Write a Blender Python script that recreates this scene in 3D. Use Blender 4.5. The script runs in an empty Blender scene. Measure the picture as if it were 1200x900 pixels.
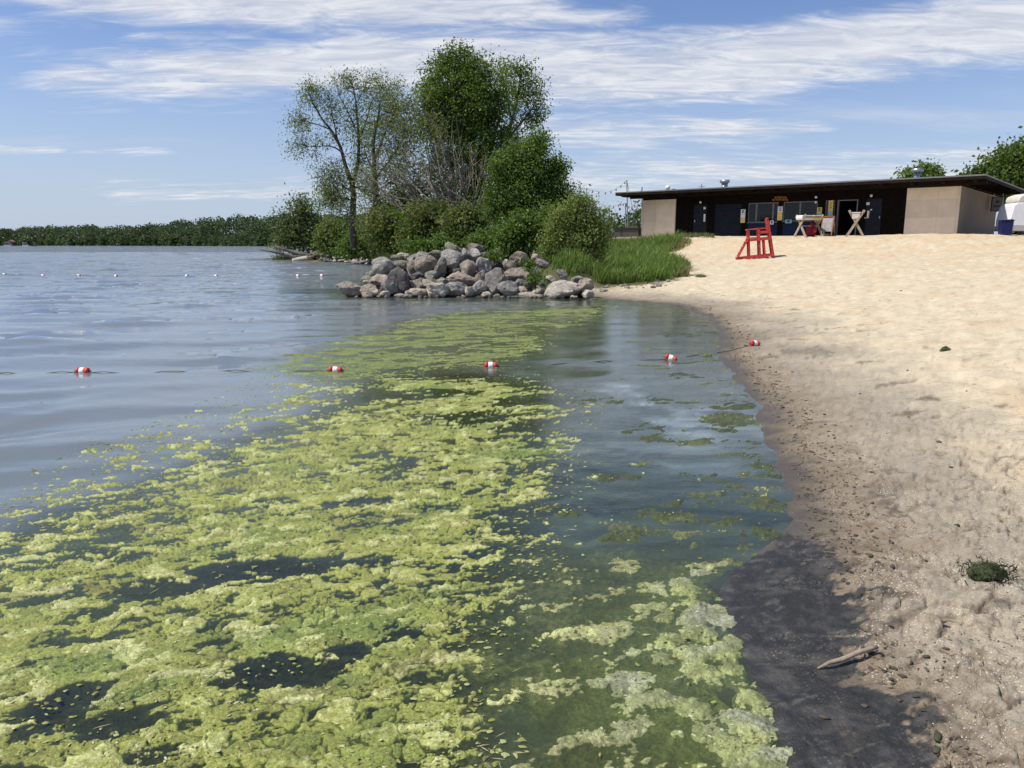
import bpy, bmesh, math, random
import numpy as np
from mathutils import Vector, Matrix, noise as mnoise

R = math.radians
random.seed(7)
rng = np.random.default_rng(11)
scene = bpy.context.scene
COL = scene.collection

# ------------------------------------------------------------------ camera
CAM_H = 1.7
FPX = 901.0                      # focal length in photo pixels (photo 1200 x 900)
PITCH = math.atan((450 - 286) / FPX)
cam = bpy.data.cameras.new("camera")
cam.sensor_fit = 'HORIZONTAL'
cam.angle = 2 * math.atan(600 / FPX)
cam.clip_start = 0.05
cam.clip_end = 20000
cam_ob = bpy.data.objects.new("camera", cam)
COL.objects.link(cam_ob)
cam_ob.location = (0, 0, CAM_H)
cam_ob.rotation_euler = (math.pi / 2 - PITCH, 0, 0)
scene.camera = cam_ob

# ------------------------------------------------------------------ colour
scene.view_settings.view_transform = 'Standard'
scene.view_settings.look = 'None'
scene.view_settings.exposure = 0.15
scene.view_settings.gamma = 1

# ------------------------------------------------------------------ sun + sky
SUN_EL = R(58)
SUN_DIR = Vector((-0.93, -0.20, 0)).normalized() * math.cos(SUN_EL) + Vector((0, 0, math.sin(SUN_EL)))
sun = bpy.data.lights.new("sun", 'SUN')
sun.energy = 5.0
sun.angle = R(0.53)
sun.color = (1.0, 0.95, 0.87)
sun_ob = bpy.data.objects.new("sun", sun)
COL.objects.link(sun_ob)
sun_ob.location = (-30, 10, 60)
sun_ob.rotation_euler = SUN_DIR.to_track_quat('Z', 'Y').to_euler()

world = bpy.data.worlds.new("World")
scene.world = world
world.use_nodes = True


class NT:
    """small helper to write node trees"""
    def __init__(self, tree):
        self.t = tree
        tree.nodes.clear()

    def n(self, typ, **kw):
        nd = self.t.nodes.new(typ)
        for k, v in kw.items():
            setattr(nd, k, v)
        return nd

    def set(self, sock, v):
        if v is None:
            return
        if isinstance(v, bpy.types.NodeSocket):
            self.t.links.new(v, sock)
        elif isinstance(v, (tuple, list)) and len(v) == 3 and sock.type == 'RGBA':
            sock.default_value = (*v, 1)
        else:
            sock.default_value = v

    def m(self, op, a, b=None, c=None, clamp=False):
        nd = self.n('ShaderNodeMath', operation=op, use_clamp=clamp)
        for i, v in enumerate((a, b, c)):
            self.set(nd.inputs[i], v)
        return nd.outputs[0]

    def vm(self, op, a, b=None, out=0):
        nd = self.n('ShaderNodeVectorMath', operation=op)
        self.set(nd.inputs[0], a)
        if b is not None:
            self.set(nd.inputs[3 if op == 'SCALE' else 1], b)
        return nd.outputs[out]

    def mix(self, fac, a, b, blend='MIX'):
        nd = self.n('ShaderNodeMix', data_type='RGBA', blend_type=blend)
        self.set(nd.inputs[0], fac)
        self.set(nd.inputs[6], a)
        self.set(nd.inputs[7], b)
        return nd.outputs[2]

    def smooth(self, x, lo, hi, a=0.0, b=1.0):
        nd = self.n('ShaderNodeMapRange', interpolation_type='SMOOTHSTEP')
        self.set(nd.inputs[0], x)
        for i, v in enumerate((lo, hi, a, b)):
            self.set(nd.inputs[i + 1], v)
        return nd.outputs[0]

    def noise(self, vec, scale, detail=4, rough=0.55, dist=0.0, out=0):
        nd = self.n('ShaderNodeTexNoise')
        self.set(nd.inputs['Vector'], vec)
        nd.inputs['Scale'].default_value = scale
        nd.inputs['Detail'].default_value = detail
        nd.inputs['Roughness'].default_value = rough
        nd.inputs['Distortion'].default_value = dist
        return nd.outputs[out]

    def mapping(self, vec, scale=(1, 1, 1), rot=(0, 0, 0), loc=(0, 0, 0)):
        nd = self.n('ShaderNodeMapping')
        self.set(nd.inputs[0], vec)
        nd.inputs['Location'].default_value = loc
        nd.inputs['Rotation'].default_value = rot
        nd.inputs['Scale'].default_value = scale
        return nd.outputs[0]


def sky_dir(u, v):
    """azimuth, elevation of a pixel of the photograph"""
    dx, dy = (u - 600) / FPX, (450 - v) / FPX
    y = math.cos(PITCH) + dy * math.sin(PITCH)
    z = -math.sin(PITCH) + dy * math.cos(PITCH)
    return math.atan2(dx, y), math.atan2(z, math.hypot(dx, y))


def build_world():
    T = NT(world.node_tree)
    out = T.n('ShaderNodeOutputWorld')
    bg = T.n('ShaderNodeBackground')
    T.t.links.new(bg.outputs[0], out.inputs[0])
    sky = T.n('ShaderNodeTexSky', sky_type='NISHITA')
    sky.sun_disc = False
    sky.sun_elevation = SUN_EL
    sky.sun_rotation = math.atan2(SUN_DIR.x, SUN_DIR.y)
    sky.altitude = 200
    sky.air_density = 1.0
    sky.dust_density = 0.6
    sky.ozone_density = 1.0
    tc = T.n('ShaderNodeTexCoord').outputs['Generated']
    sep = T.n('ShaderNodeSeparateXYZ')
    T.set(sep.inputs[0], tc)
    X, Y, Z = sep.outputs
    az = T.m('ARCTAN2', X, Y)
    el = T.m('ARCSINE', Z)
    # cloud layer seen from below: project on a high plane
    zz = T.m('ADD', T.m('MAXIMUM', Z, 0.0), 0.10)
    comb = T.n('ShaderNodeCombineXYZ')
    T.set(comb.inputs[0], T.m('DIVIDE', X, zz))
    T.set(comb.inputs[1], T.m('DIVIDE', Y, zz))
    P = comb.outputs[0]
    Pm = T.mapping(P, (0.62, 1.7, 1), (0, 0, R(-8)))
    n1 = T.noise(Pm, 1.5, 7, 0.60, 0.35)
    n2 = T.noise(T.mapping(P, (0.75, 2.0, 1), (0, 0, R(-8)), (5, 2, 0)), 5.0, 7, 0.66, 0.7)
    n3 = T.noise(T.mapping(P, (0.35, 1.2, 1), (0, 0, R(-10)), (9, 4, 0)), 0.9, 3, 0.5, 0.2)
    nn = T.m('ADD', T.m('MULTIPLY', n1, 0.75), T.m('MULTIPLY', n2, 0.55))
    nn = T.m('SUBTRACT', nn, 0.15)
    # broad cloud banks (their place in the sky, azimuth / elevation)
    wob = T.m('MULTIPLY', T.m('SUBTRACT', n3, 0.5), 0.05)
    elw = T.m('ADD', el, wob)
    banks = [  # (u0,v0,u1,v1, half thickness in px, weight)
        (110, 98, 470, 78, 26, 0.95), (450, 80, 900, 74, 34, 1.15), (880, 70, 1330, 12, 34, 1.1),
        (60, -12, 330, 14, 26, 1.05), (300, 14, 620, 16, 24, 0.95), (560, 30, 730, 22, 18, 0.75),
        (100, 70, 230, 72, 9, 0.6), (170, 46, 300, 48, 9, 0.5), (640, 150, 860, 150, 26, 0.85), (860, 150, 950, 142, 13, 0.7), (640, 172, 800, 168, 12, .5),
        (640, 206, 1250, 188, 28, 0.72), (-60, 170, 60, 168, 8, 0.75), (90, 175, 190, 175, 7, 0.6),
        (150, 225, 420, 222, 16, 0.6), (1330, 10, 1700, -60, 40, 1.0), (-500, 60, -120, 10, 30, 0.7)]
    dens = None
    for (u0, v0, u1, v1, th, w) in banks:
        a0, e0 = sky_dir(u0, v0)
        a1, e1 = sky_dir(u1, v1)
        L2 = (a1 - a0) ** 2 + (e1 - e0) ** 2
        px, py = T.m('SUBTRACT', az, a0), T.m('SUBTRACT', elw, e0)
        dot = T.m('ADD', T.m('MULTIPLY', px, (a1 - a0) / L2), T.m('MULTIPLY', py, (e1 - e0) / L2))
        h = T.m('MINIMUM', T.m('MAXIMUM', dot, 0.0), 1.0)
        qx = T.m('MULTIPLY', T.m('SUBTRACT', px, T.m('MULTIPLY', h, a1 - a0)), 0.35)
        qy = T.m('SUBTRACT', py, T.m('MULTIPLY', h, e1 - e0))
        d = T.m('SQRT', T.m('ADD', T.m('MULTIPLY', qx, qx), T.m('MULTIPLY', qy, qy)))
        f = T.smooth(d, 0.0, th * 1.75 / FPX, w, 0.0)
        dens = f if dens is None else T.m('MAXIMUM', dens, f)
    field = T.m('ADD', T.m('MULTIPLY', dens, 0.55), T.m('SUBTRACT', nn, 0.5))
    # thin veil everywhere and scattered wisps, all round the sky
    cover = T.smooth(field, 0.15, 0.58)
    wisps = T.smooth(T.m('ADD', n3, T.m('MULTIPLY', n1, 0.5)), 0.78, 1.1, 0.0, 0.35)
    low = T.smooth(el, -0.05, 0.27, 0.92, 0.0)
    cover = T.m('MAXIMUM', cover, wisps)
    shade = T.smooth(n2, 0.35, 0.7)
    cloud = T.mix(shade, (6.9, 7.2, 7.9), (9.8, 9.8, 9.9))
    skyc = T.mix(1.0, sky.outputs[0], SKY_TINT, 'MULTIPLY')
    hazed = T.mix(low, skyc, (5.2, 6.2, 7.9))
    col = T.mix(T.m('MULTIPLY', cover, 0.84), hazed, cloud)
    T.set(bg.inputs[0], col)
    bg.inputs[1].default_value = 0.085


SKY_TINT = (1.05, 1.13, 1.40)
build_world()

# ------------------------------------------------------------------ scene bookkeeping
def tag(o, label=None, cat=None, group=None, kind=None):
    for k, v in (('label', label), ('category', cat), ('group', group), ('kind', kind)):
        if v:
            o[k] = v
    return o


def empty(name, loc=(0, 0, 0), rz=0.0, label=None, cat=None, group=None):
    o = bpy.data.objects.new(name, None)
    COL.objects.link(o)
    o.empty_display_size = 0.2
    o.location = loc
    o.rotation_euler = (0, 0, rz)
    return tag(o, label, cat, group)


def link(name, me, mats=None, parent=None, loc=None):
    o = bpy.data.objects.new(name, me)
    COL.objects.link(o)
    if mats is not None:
        for m in (mats if isinstance(mats, (list, tuple)) else [mats]):
            me.materials.append(m)
    if parent is not None:
        o.parent = parent
    if loc is not None:
        o.location = loc
    return o


def copy_tree(o, parent=None):
    c = o.copy()
    COL.objects.link(c)
    c.parent = parent
    for ch in list(o.children):
        copy_tree(ch, c)
    return c


# ------------------------------------------------------------------ meshes from arrays
def np_mesh(name, verts, faces, smooth=True, col=None, attrs=None):
    """verts (n,3), faces (m,3 or 4) arrays"""
    verts = np.asarray(verts, dtype=np.float32)
    faces = np.asarray(faces, dtype=np.int32)
    k = faces.shape[1]
    me = bpy.data.meshes.new(name)
    me.vertices.add(len(verts))
    me.vertices.foreach_set('co', verts.ravel())
    me.loops.add(faces.size)
    me.loops.foreach_set('vertex_index', faces.ravel())
    me.polygons.add(len(faces))
    me.polygons.foreach_set('loop_start', np.arange(len(faces), dtype=np.int32) * k)
    me.polygons.foreach_set('use_smooth', np.full(len(faces), smooth))
    me.update(calc_edges=True)
    if col is not None:
        a = me.attributes.new('Col', 'FLOAT_COLOR', 'POINT')
        c = np.ones((len(verts), 4), np.float32)
        c[:, :3] = col
        a.data.foreach_set('color', c.ravel())
    for nme, val in (attrs or {}).items():
        a = me.attributes.new(nme, 'FLOAT', 'POINT')
        a.data.foreach_set('value', np.asarray(val, np.float32).ravel())
    return me


class MB:
    """collects boxes, bars, tubes ... and builds ONE mesh object"""
    def __init__(self):
        self.v, self.f = [], []

    def add(self, vs, fs):
        o = len(self.v)
        self.v += [tuple(p) for p in vs]
        self.f += [tuple(i + o for i in q) for q in fs]
        return self

    def box(self, x0, x1, y0, y1, z0, z1):
        vs = [(x, y, z) for z in (z0, z1) for y in (y0, y1) for x in (x0, x1)]
        return self.add(vs, [(0, 2, 3, 1), (4, 5, 7, 6), (0, 1, 5, 4), (2, 6, 7, 3), (0, 4, 6, 2), (1, 3, 7, 5)])

    def bar(self, a, b, w, h, up=(0, 0, 1)):
        """rectangular bar from a to b"""
        a, b, up = Vector(a), Vector(b), Vector(up)
        d = (b - a).normalized()
        if abs(d.dot(up)) > 0.98:
            up = Vector((0, 1, 0))
        s = d.cross(up).normalized()
        t = s.cross(d)
        vs = [p + s * i * w / 2 + t * j * h / 2 for p in (a, b) for (i, j) in ((-1, -1), (1, -1), (1, 1), (-1, 1))]
        return self.add(vs, [(3, 2, 1, 0), (4, 5, 6, 7), (0, 1, 5, 4), (1, 2, 6, 5), (2, 3, 7, 6), (3, 0, 4, 7)])

    def tube(self, pts, rad, n=8, caps=True):
        pts = [Vector(p) for p in pts]
        if not isinstance(rad, (list, tuple, np.ndarray)):
            rad = [rad] * len(pts)
        vs, fs = [], []
        ref = Vector((0.13, 0.31, 1)).normalized()
        for i, p in enumerate(pts):
            d = (pts[min(i + 1, len(pts) - 1)] - pts[max(i - 1, 0)]).normalized()
            if abs(d.dot(ref)) > 0.95:
                s = d.cross(Vector((1, 0, 0))).normalized()
            else:
                s = d.cross(ref).normalized()
            t = d.cross(s)
            for k in range(n):
                a = 2 * math.pi * k / n
                vs.append(p + (s * math.cos(a) + t * math.sin(a)) * rad[i])
        for i in range(len(pts) - 1):
            for k in range(n):
                k2 = (k + 1) % n
                fs.append((i * n + k, i * n + k2, (i + 1) * n + k2, (i + 1) * n + k))
        if caps:
            fs.append(tuple(range(n - 1, -1, -1)))
            fs.append(tuple((len(pts) - 1) * n + k for k in range(n)))
        return self.add(vs, fs)

    def prism(self, outline, y0, y1):
        """outline in x,z extruded along y"""
        n = len(outline)
        vs = [(x, y0, z) for x, z in outline] + [(x, y1, z) for x, z in outline]
        fs = [tuple(range(n)), tuple(range(2 * n - 1, n - 1, -1))]
        fs += [(k, k + n, (k + 1) % n + n, (k + 1) % n) for k in range(n)]
        return self.add(vs, fs)

    def mesh(self, name, smooth=False, bevel=0.0):
        me = bpy.data.meshes.new(name)
        me.from_pydata(self.v, [], self.f)
        bm = bmesh.new()
        bm.from_mesh(me)
        bmesh.ops.recalc_face_normals(bm, faces=bm.faces)
        if bevel:
            bmesh.ops.bevel(bm, geom=bm.edges[:], offset=bevel, segments=1, affect='EDGES', profile=0.5)
        bm.to_mesh(me)
        bm.free()
        if smooth:
            for p in me.polygons:
                p.use_smooth = True
        return me

    def build(self, name, mat, parent=None, smooth=False, bevel=0.0, loc=None):
        return link(name, self.mesh(name, smooth, bevel), mat, parent, loc)


# ------------------------------------------------------------------ numpy noise
def _hash(ix, iy, seed):
    h = (ix.astype(np.int64) * 374761393 + iy.astype(np.int64) * 668265263 + seed * 982451653) & 0xFFFFFFFF
    h = ((h ^ (h >> 13)) * 1274126177) & 0xFFFFFFFF
    h = ((h ^ (h >> 16)) * 2246822519) & 0xFFFFFFFF
    return (h ^ (h >> 15)) & 0xFFFFFFFF


def perlin(x, y, seed=0):
    x0, y0 = np.floor(x), np.floor(y)
    fx, fy = x - x0, y - y0
    ix, iy = x0.astype(np.int64), y0.astype(np.int64)
    u = fx * fx * fx * (fx * (fx * 6 - 15) + 10)
    v = fy * fy * fy * (fy * (fy * 6 - 15) + 10)

    def g(i, j):
        a = _hash(ix + i, iy + j, seed) * (2 * math.pi / 4294967296.0)
        return np.cos(a) * (fx - i) + np.sin(a) * (fy - j)
    a = g(0, 0) * (1 - u) + g(1, 0) * u
    b = g(0, 1) * (1 - u) + g(1, 1) * u
    return (a * (1 - v) + b * v) * 1.5          # about -1 .. 1


def fbm(x, y, octv=4, seed=0, gain=0.5, lac=2.03):
    s, a, tot = 0.0, 1.0, 0.0
    for k in range(octv):
        s = s + a * perlin(x + 17.3 * k, y - 9.1 * k, seed + k)
        tot += a
        a *= gain
        x, y = x * lac, y * lac
    return s / tot


def worley(x, y, seed=0, jit=0.9):
    """F1, F2 distance and the random value of the nearest cell"""
    ix, iy = np.floor(x).astype(np.int64), np.floor(y).astype(np.int64)
    f1 = np.full(x.shape, 9.0)
    f2 = np.full(x.shape, 9.0)
    val = np.zeros(x.shape)
    for j in (-1, 0, 1):
        for i in (-1, 0, 1):
            cx, cy = ix + i, iy + j
            h = _hash(cx, cy, seed)
            h2 = _hash(cx, cy, seed + 77)
            px = cx + 0.5 + jit * (h / 4294967296.0 - 0.5)
            py = cy + 0.5 + jit * (h2 / 4294967296.0 - 0.5)
            d = np.hypot(x - px, y - py)
            r = _hash(cx, cy, seed + 191) / 4294967296.0
            near = d < f1
            f2 = np.where(near, f1, np.minimum(f2, d))
            val = np.where(near, r, val)
            f1 = np.where(near, d, f1)
    return f1, f2, val


def sstep(x, lo, hi):
    t = np.clip((x - lo) / (hi - lo), 0, 1)
    return t * t * (3 - 2 * t)


# ------------------------------------------------------------------ from a pixel of the photograph to a place
def ray(u, v):
    dx, dy = (u - 600) / FPX, (450 - v) / FPX
    return np.array([dx, math.cos(PITCH) + dy * math.sin(PITCH), -math.sin(PITCH) + dy * math.cos(PITCH)])


def at(u, v, y):
    d = ray(u, v)
    return Vector((d * (y / d[1])).tolist()) + Vector((0, 0, CAM_H))


def G(u, v, z=0.0):
    d = ray(u, v)
    t = (z - CAM_H) / d[2]
    return np.array([d[0] * t, d[1] * t])


def px_at(depth):
    """metres per photo pixel at a depth"""
    return depth / FPX


def seg_dist(px, py, pts, closed=False):
    d = np.full(px.shape, 1e18)
    n = len(pts)
    for i in range(n if closed else n - 1):
        ax, ay = pts[i]
        bx, by = pts[(i + 1) % n]
        vx, vy = bx - ax, by - ay
        L = vx * vx + vy * vy + 1e-12
        rx, ry = px - ax, py - ay
        t = (rx * vx + ry * vy) / L
        np.clip(t, 0, 1, out=t)
        rx -= t * vx
        ry -= t * vy
        rx *= rx
        ry *= ry
        rx += ry
        np.minimum(d, rx, out=d)
    return np.sqrt(d)


def in_poly(px, py, pts):
    c = np.zeros(px.shape, bool)
    n = len(pts)
    for i in range(n):
        ax, ay = pts[i]
        bx, by = pts[(i + 1) % n]
        if ay == by:
            continue
        hit = ((ay > py) != (by > py)) & (px < (bx - ax) * (py - ay) / (by - ay) + ax)
        c ^= hit
    return c


def sdist(px, py, pts):
    return np.where(in_poly(px, py, pts), 1, -1) * seg_dist(px, py, pts, True)


# ------------------------------------------------------------------ materials
def new_mat(name):
    m = bpy.data.materials.new(name)
    m.use_nodes = True
    return m, NT(m.node_tree)


def simple_mat(name, col, rough=0.7, var=0.12, scale=6.0, bump=0.0, spec=0.3, metal=0.0, bscale=None):
    m, T = new_mat(name)
    out = T.n('ShaderNodeOutputMaterial')
    b = T.n('ShaderNodeBsdfPrincipled')
    T.t.links.new(b.outputs[0], out.inputs[0])
    co = T.n('ShaderNodeTexCoord').outputs['Object']
    n = T.noise(co, scale, 5, 0.6)
    lo = tuple(c * (1 - var) for c in col)
    hi = tuple(min(1, c * (1 + var)) for c in col)
    T.set(b.inputs['Base Color'], T.mix(T.smooth(n, 0.3, 0.7), lo, hi))
    b.inputs['Roughness'].default_value = rough
    b.inputs['Specular IOR Level'].default_value = spec
    b.inputs['Metallic'].default_value = metal
    if bump:
        bp = T.n('ShaderNodeBump')
        bp.inputs['Strength'].default_value = 1.0
        bp.inputs['Distance'].default_value = bump
        T.set(bp.inputs['Height'], T.noise(co, bscale or scale * 3, 5, 0.6))
        T.set(b.inputs['Normal'], bp.outputs[0])
    return m


def leaf_mat(name, transl=0.35):
    m, T = new_mat(name)
    out = T.n('ShaderNodeOutputMaterial')
    at_ = T.n('ShaderNodeAttribute', attribute_name='Col')
    d = T.n('ShaderNodeBsdfPrincipled')
    T.set(d.inputs['Base Color'], at_.outputs[0])
    d.inputs['Roughness'].default_value = 0.55
    d.inputs['Specular IOR Level'].default_value = 0.25
    tr = T.n('ShaderNodeBsdfTranslucent')
    T.set(tr.inputs[0], T.mix(1.0, at_.outputs[0], (1.25, 1.25, 0.7), 'MULTIPLY'))
    mx = T.n('ShaderNodeMixShader')
    mx.inputs[0].default_value = transl
    T.t.links.new(d.outputs[0], mx.inputs[1])
    T.t.links.new(tr.outputs[0], mx.inputs[2])
    T.t.links.new(mx.outputs[0], out.inputs[0])
    return m

# ------------------------------------------------------------------ shoreline and ground height
SHORE_PX = [(945, 930), (932, 880), (915, 840), (882, 775), (860, 725), (852, 695), (866, 668), (893, 648), (916, 628), (924, 600),
            (916, 560), (897, 510), (882, 470), (858, 440), (842, 415), (843, 390), (830, 372), (795, 358), (760, 354),
            (720, 351), (700, 349.5), (680, 346), (600, 345), (520, 344), (440, 341), (418, 340), (416, 335), (432, 326), (455, 313),
            (430, 308.6), (405, 307.5), (385, 307), (350, 306), (325, 305)]
SHORE = [tuple(G(u, v)) for u, v in SHORE_PX]
LAND = [(-3000, -3000), (-300, -70), (-40, -14), (-8, -3.2), (-2.5, -0.4), (-0.3, 0.55), (0.55, 1.2), (0.95, 1.8)] + SHORE + \
       [(-30, 90), (-24, 105), (0, 130), (60, 200), (200, 330), (700, 700), (6000, 2500), (6000, -3000)]
MUD_PX = [(850, 695), (866, 668), (893, 648), (920, 626), (958, 634), (975, 675), (1003, 700), (1005, 745), (1010, 790), (1048, 815),
          (1075, 850), (1108, 905), (1150, 960), (940, 960), (932, 880), (915, 840), (882, 775)]
MUD = [tuple(G(u, v, 0.01)) for u, v in MUD_PX]
PILE = [tuple(G(u, v)) for u, v in ((478, 328), (500, 327), (560, 326), (620, 332), (670, 340))]


B0 = at(752, 278, 53.0)
B1 = at(1120, 275, 41.0)
BZ = 2.16
_ang = math.atan2(B1.y - B0.y, B1.x - B0.x)
BD = np.array([math.cos(_ang), math.sin(_ang)])
BN = np.array([-BD[1], BD[0]])                 # into the building
BL = math.hypot(B1.x - B0.x, B1.y - B0.y)


def height(x, y, detail=True, d=None):
    x, y = np.asarray(x, float), np.asarray(y, float)
    if d is None:
        d = sdist(x, y, LAND)
    dp = np.maximum(d, 0)
    z = 2.2 * (1 - np.exp(-np.power(dp / 20.0, 1.25))) + 0.020 * np.minimum(dp, 1.0)
    dn = np.maximum(-d, 0)
    z = z - 1.6 * (1 - np.exp(-dn * 0.085 / 1.6))
    z = z + np.clip((dp - 40) / 200, 0, 1) * 2.5
    # soil and buried stones under the boulder pile
    z = z + 0.75 * np.exp(-(seg_dist(x, y, PILE) / 0.9) ** 2)
    # levelled ground round the beach house
    s, t = (x - B0.x) * BD[0] + (y - B0.y) * BD[1], (x - B0.x) * BN[0] + (y - B0.y) * BN[1]
    q = np.hypot(np.maximum(np.maximum(-s, s - BL), 0), np.maximum(np.maximum(-t, t - 14), 0))
    wb = 1 - sstep(q, 1.0, 9.0)
    z = z * (1 - wb) + (BZ + 0.0) * wb
    if detail:
        w = sstep(d, 0.1, 3.0)
        z = z + (0.006 + 0.03 * w) * fbm(x * 1.1, y * 1.1, 4, 5)
        z = z + (0.004 + 0.020 * w) * fbm(x * 5.5, y * 5.5, 3, 9) * sstep(d, -0.6, 0.2)
        z = z + 0.14 * sstep(d, 4, 12) * fbm(x * 0.16, y * 0.16, 3, 31)
        # footprints / dimples in the dry sand
        f1, f2, cv = worley(x * 2.6, y * 2.6, 3)
        z = z - 0.035 * w * np.where(cv > 0.45, np.clip(1 - (f1 / 0.42) ** 2, 0, 1), 0)
        f1, f2, cv = worley(x * 1.5 + 7, y * 1.5, 13)
        z = z - 0.050 * w * np.where(cv > 0.4, np.clip(1 - (f1 / 0.40) ** 2, 0, 1), 0)
        # scarp left by the waves and slumped crust in the damp band
        rid = fbm(x * 0.9 + 3, y * 0.9, 3, 41)
        band = np.exp(-((d - 0.75 - 0.35 * rid) / 0.22) ** 2)
        z = z + 0.028 * band * (0.5 + fbm(x * 3, y * 3, 3, 43))
        cr1, cr2, _ = worley(x * 4.2 + 0.5 * rid, y * 6.0 + rid, 51)
        z = z - 0.014 * sstep(d, 0.25, 0.6) * (1 - sstep(d, 1.5, 2.6)) * (1 - sstep(cr2 - cr1, 0.0, 0.14)) * (rid > -0.15)
        cb = sstep(d, 0.35, 0.8) * (1 - sstep(d, 1.5, 2.4)) * (1 - sstep(y, 4.5, 8))
        wx, wy = x + 0.08 * perlin(x * 5, y * 5, 55), y + 0.08 * perlin(x * 5, y * 5, 57)
        p1, p2, pv = worley(wx * 4.5, wy * 5.5, 59)
        z = z + cb * (0.034 * (pv - 0.5) + 0.026 * fbm(x * 12, y * 12, 4, 63) - 0.028 * (1 - sstep(p2 - p1, 0.0, 0.10)) * (pv > 0.35))
        md = sdist(x, y, MUD)
        z = np.where(md > -0.25, (z + 0.014 * np.exp(-((md + 0.05) / 0.07) ** 2) * (0.6 + fbm(x * 14, y * 14, 3, 65)) * (d > .2)) * (1 - sstep(md, -0.05, 0.02)) + sstep(md, -0.05, 0.02) * (0.010 + 0.016 * fbm(x * 6, y * 9, 5, 61) + 0.03 * np.clip(d, -0.3, 0.6)), z)
    return z


def hz(x, y):
    return float(height(np.array([float(x)]), np.array([float(y)]))[0])


_GT_T = np.geomspace(1.0, 260.0, 420)


def GT(u, v):
    """the point of the ground seen at a pixel"""
    d = ray(u, v)
    P = d[None, :] * _GT_T[:, None]
    g = P[:, 2] + CAM_H - height(P[:, 0], P[:, 1], False)
    k = int(np.argmax(g <= 0)) if (g <= 0).any() else len(g) - 1
    k = max(k, 1)
    t = _GT_T[k - 1] + (_GT_T[k] - _GT_T[k - 1]) * np.clip(g[k - 1] / (g[k - 1] - g[k] + 1e-9), 0, 1)
    return Vector((d[0] * t, d[1] * t, hz(d[0] * t, d[1] * t)))


def fan(ys, ss, w0):
    X = ss[None, :] * np.maximum(ys, w0)[:, None]
    Y = np.repeat(ys[:, None], len(ss), 1)
    ny, nx = X.shape
    i = np.arange(ny * nx).reshape(ny, nx)
    F = np.stack([i[:-1, :-1], i[:-1, 1:], i[1:, 1:], i[1:, :-1]], -1).reshape(-1, 4)
    return X.ravel(), Y.ravel(), F


def rows(y0, y1, f, lo=0.0, hi=1e9, k=1300.0):
    out = [y0]
    while out[-1] < y1:
        y = out[-1]
        out.append(y + min(max(f * y * y / k, lo), hi * 1.0))
    return out


# ---- ground -------------------------------------------------------
ys = np.array([-3000, -800, -250, -90, -40, -20, -10, -5, -2.5, -1.2, -0.4, 0.2, 0.7, 1.1, 1.4, 1.6] +
              rows(1.75, 55, 2.3, 0.011, 0.18) + list(np.geomspace(56, 3000, 50)))
ss = np.concatenate([-np.geomspace(0.9, 0.78, 6), np.linspace(-0.76, 0.0, 100), np.linspace(0.004, 0.80, 315), np.geomspace(0.81, 40, 30)])
ss = np.concatenate([-np.geomspace(40, 0.95, 26), ss])
gx, gy, gf = fan(ys, ss, 1.0)
gx = np.clip(gx, -5000, 5000)
gd = sdist(gx, gy, LAND)
gz = height(gx, gy, True, gd)
gmd = np.maximum(sdist(gx, gy, MUD), sdist(gx, gy, [tuple(G(u, v)) for u, v in ((800, 690), (870, 640), (960, 645), (1000, 720), (1010, 800), (1090, 960), (880, 960))]))
nA = fbm(gx * 0.7, gy * 0.7, 4, 71)
nB = fbm(gx * 3.1, gy * 4.6, 4, 73)
nC = fbm(gx * 9, gy * 12, 3, 75)
nD = fbm(gx * 24, gy * 24, 3, 76)
dry = np.array([0.56, 0.485, 0.345])
dry2 = np.array([0.55, 0.435, 0.285])
damp = np.array([0.315, 0.278, 0.215])
brown = np.array([0.20, 0.155, 0.105])
wet = np.array([0.085, 0.070, 0.050])
mudc = np.array([0.022, 0.0215, 0.019])
bed = np.array([0.040, 0.043, 0.026])


def lerp(a, b, t):
    return a * (1 - t[:, None]) + b * t[:, None]


gc = lerp(np.tile(dry, (len(gx), 1)), dry2, sstep(nA + 0.4 * sstep(gd, 6, 22), 0.0, 0.6))
dampn = 1 - sstep(gd + 1.2 * nA + 0.8 * nB, 0.7, 2.7)
gc = gc * (1 + 0.24 * fbm(gx * 2.3, gy * 5.0, 4, 77)[:, None] * sstep(gd, 0.5, 2)[:, None])
gc = lerp(gc, damp, dampn)
bn = (1 - sstep(gd + 0.7 * nB + 0.3 * nA, 0.25, 0.9)) * 0.75 + 0.62 * dampn * sstep(nB + 0.6 * nC, 0.12, 0.42)
gc = lerp(gc, brown, np.clip(bn, 0, 1))
# old wrack streaks of dark weed scraps
wr = sstep(fbm(gx * 0.9 + 0.7 * gy, gy * 2.6 - gx, 4, 81) + 0.35 * nC, 0.30, 0.55) * sstep(gd, 0.3, 0.6) * (1 - sstep(gd, 1.8, 4.5))
for (u, v, ru, rv, w) in ((945, 412, 42, 7, .8), (1040, 572, 60, 12, .55), (1000, 640, 70, 9, .5), (870, 396, 40, 9, .5), (1010, 720, 60, 9, .45), (955, 610, 50, 12, .5)):
    c_ = GT(u, v)
    e_ = c_.y / FPX
    rx_, ry_ = ru * e_, rv * e_ * c_.y / CAM_H
    wr = np.maximum(wr, w * sstep(1.0 - np.hypot((gx - c_.x - .3 * (gy - c_.y)) / rx_, (gy - c_.y) / ry_) + 0.9 * nB + .6 * nC, 0.0, 0.6))
gc = lerp(gc, np.array([0.11, 0.095, 0.075]), 0.75 * wr)
kw_x, kw_y = gx + 0.08 * perlin(gx * 5, gy * 5, 55), gy + 0.08 * perlin(gx * 5, gy * 5, 57)
k1_, k2_, kv_ = worley(kw_x * 4.5, kw_y * 5.5, 59)
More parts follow.
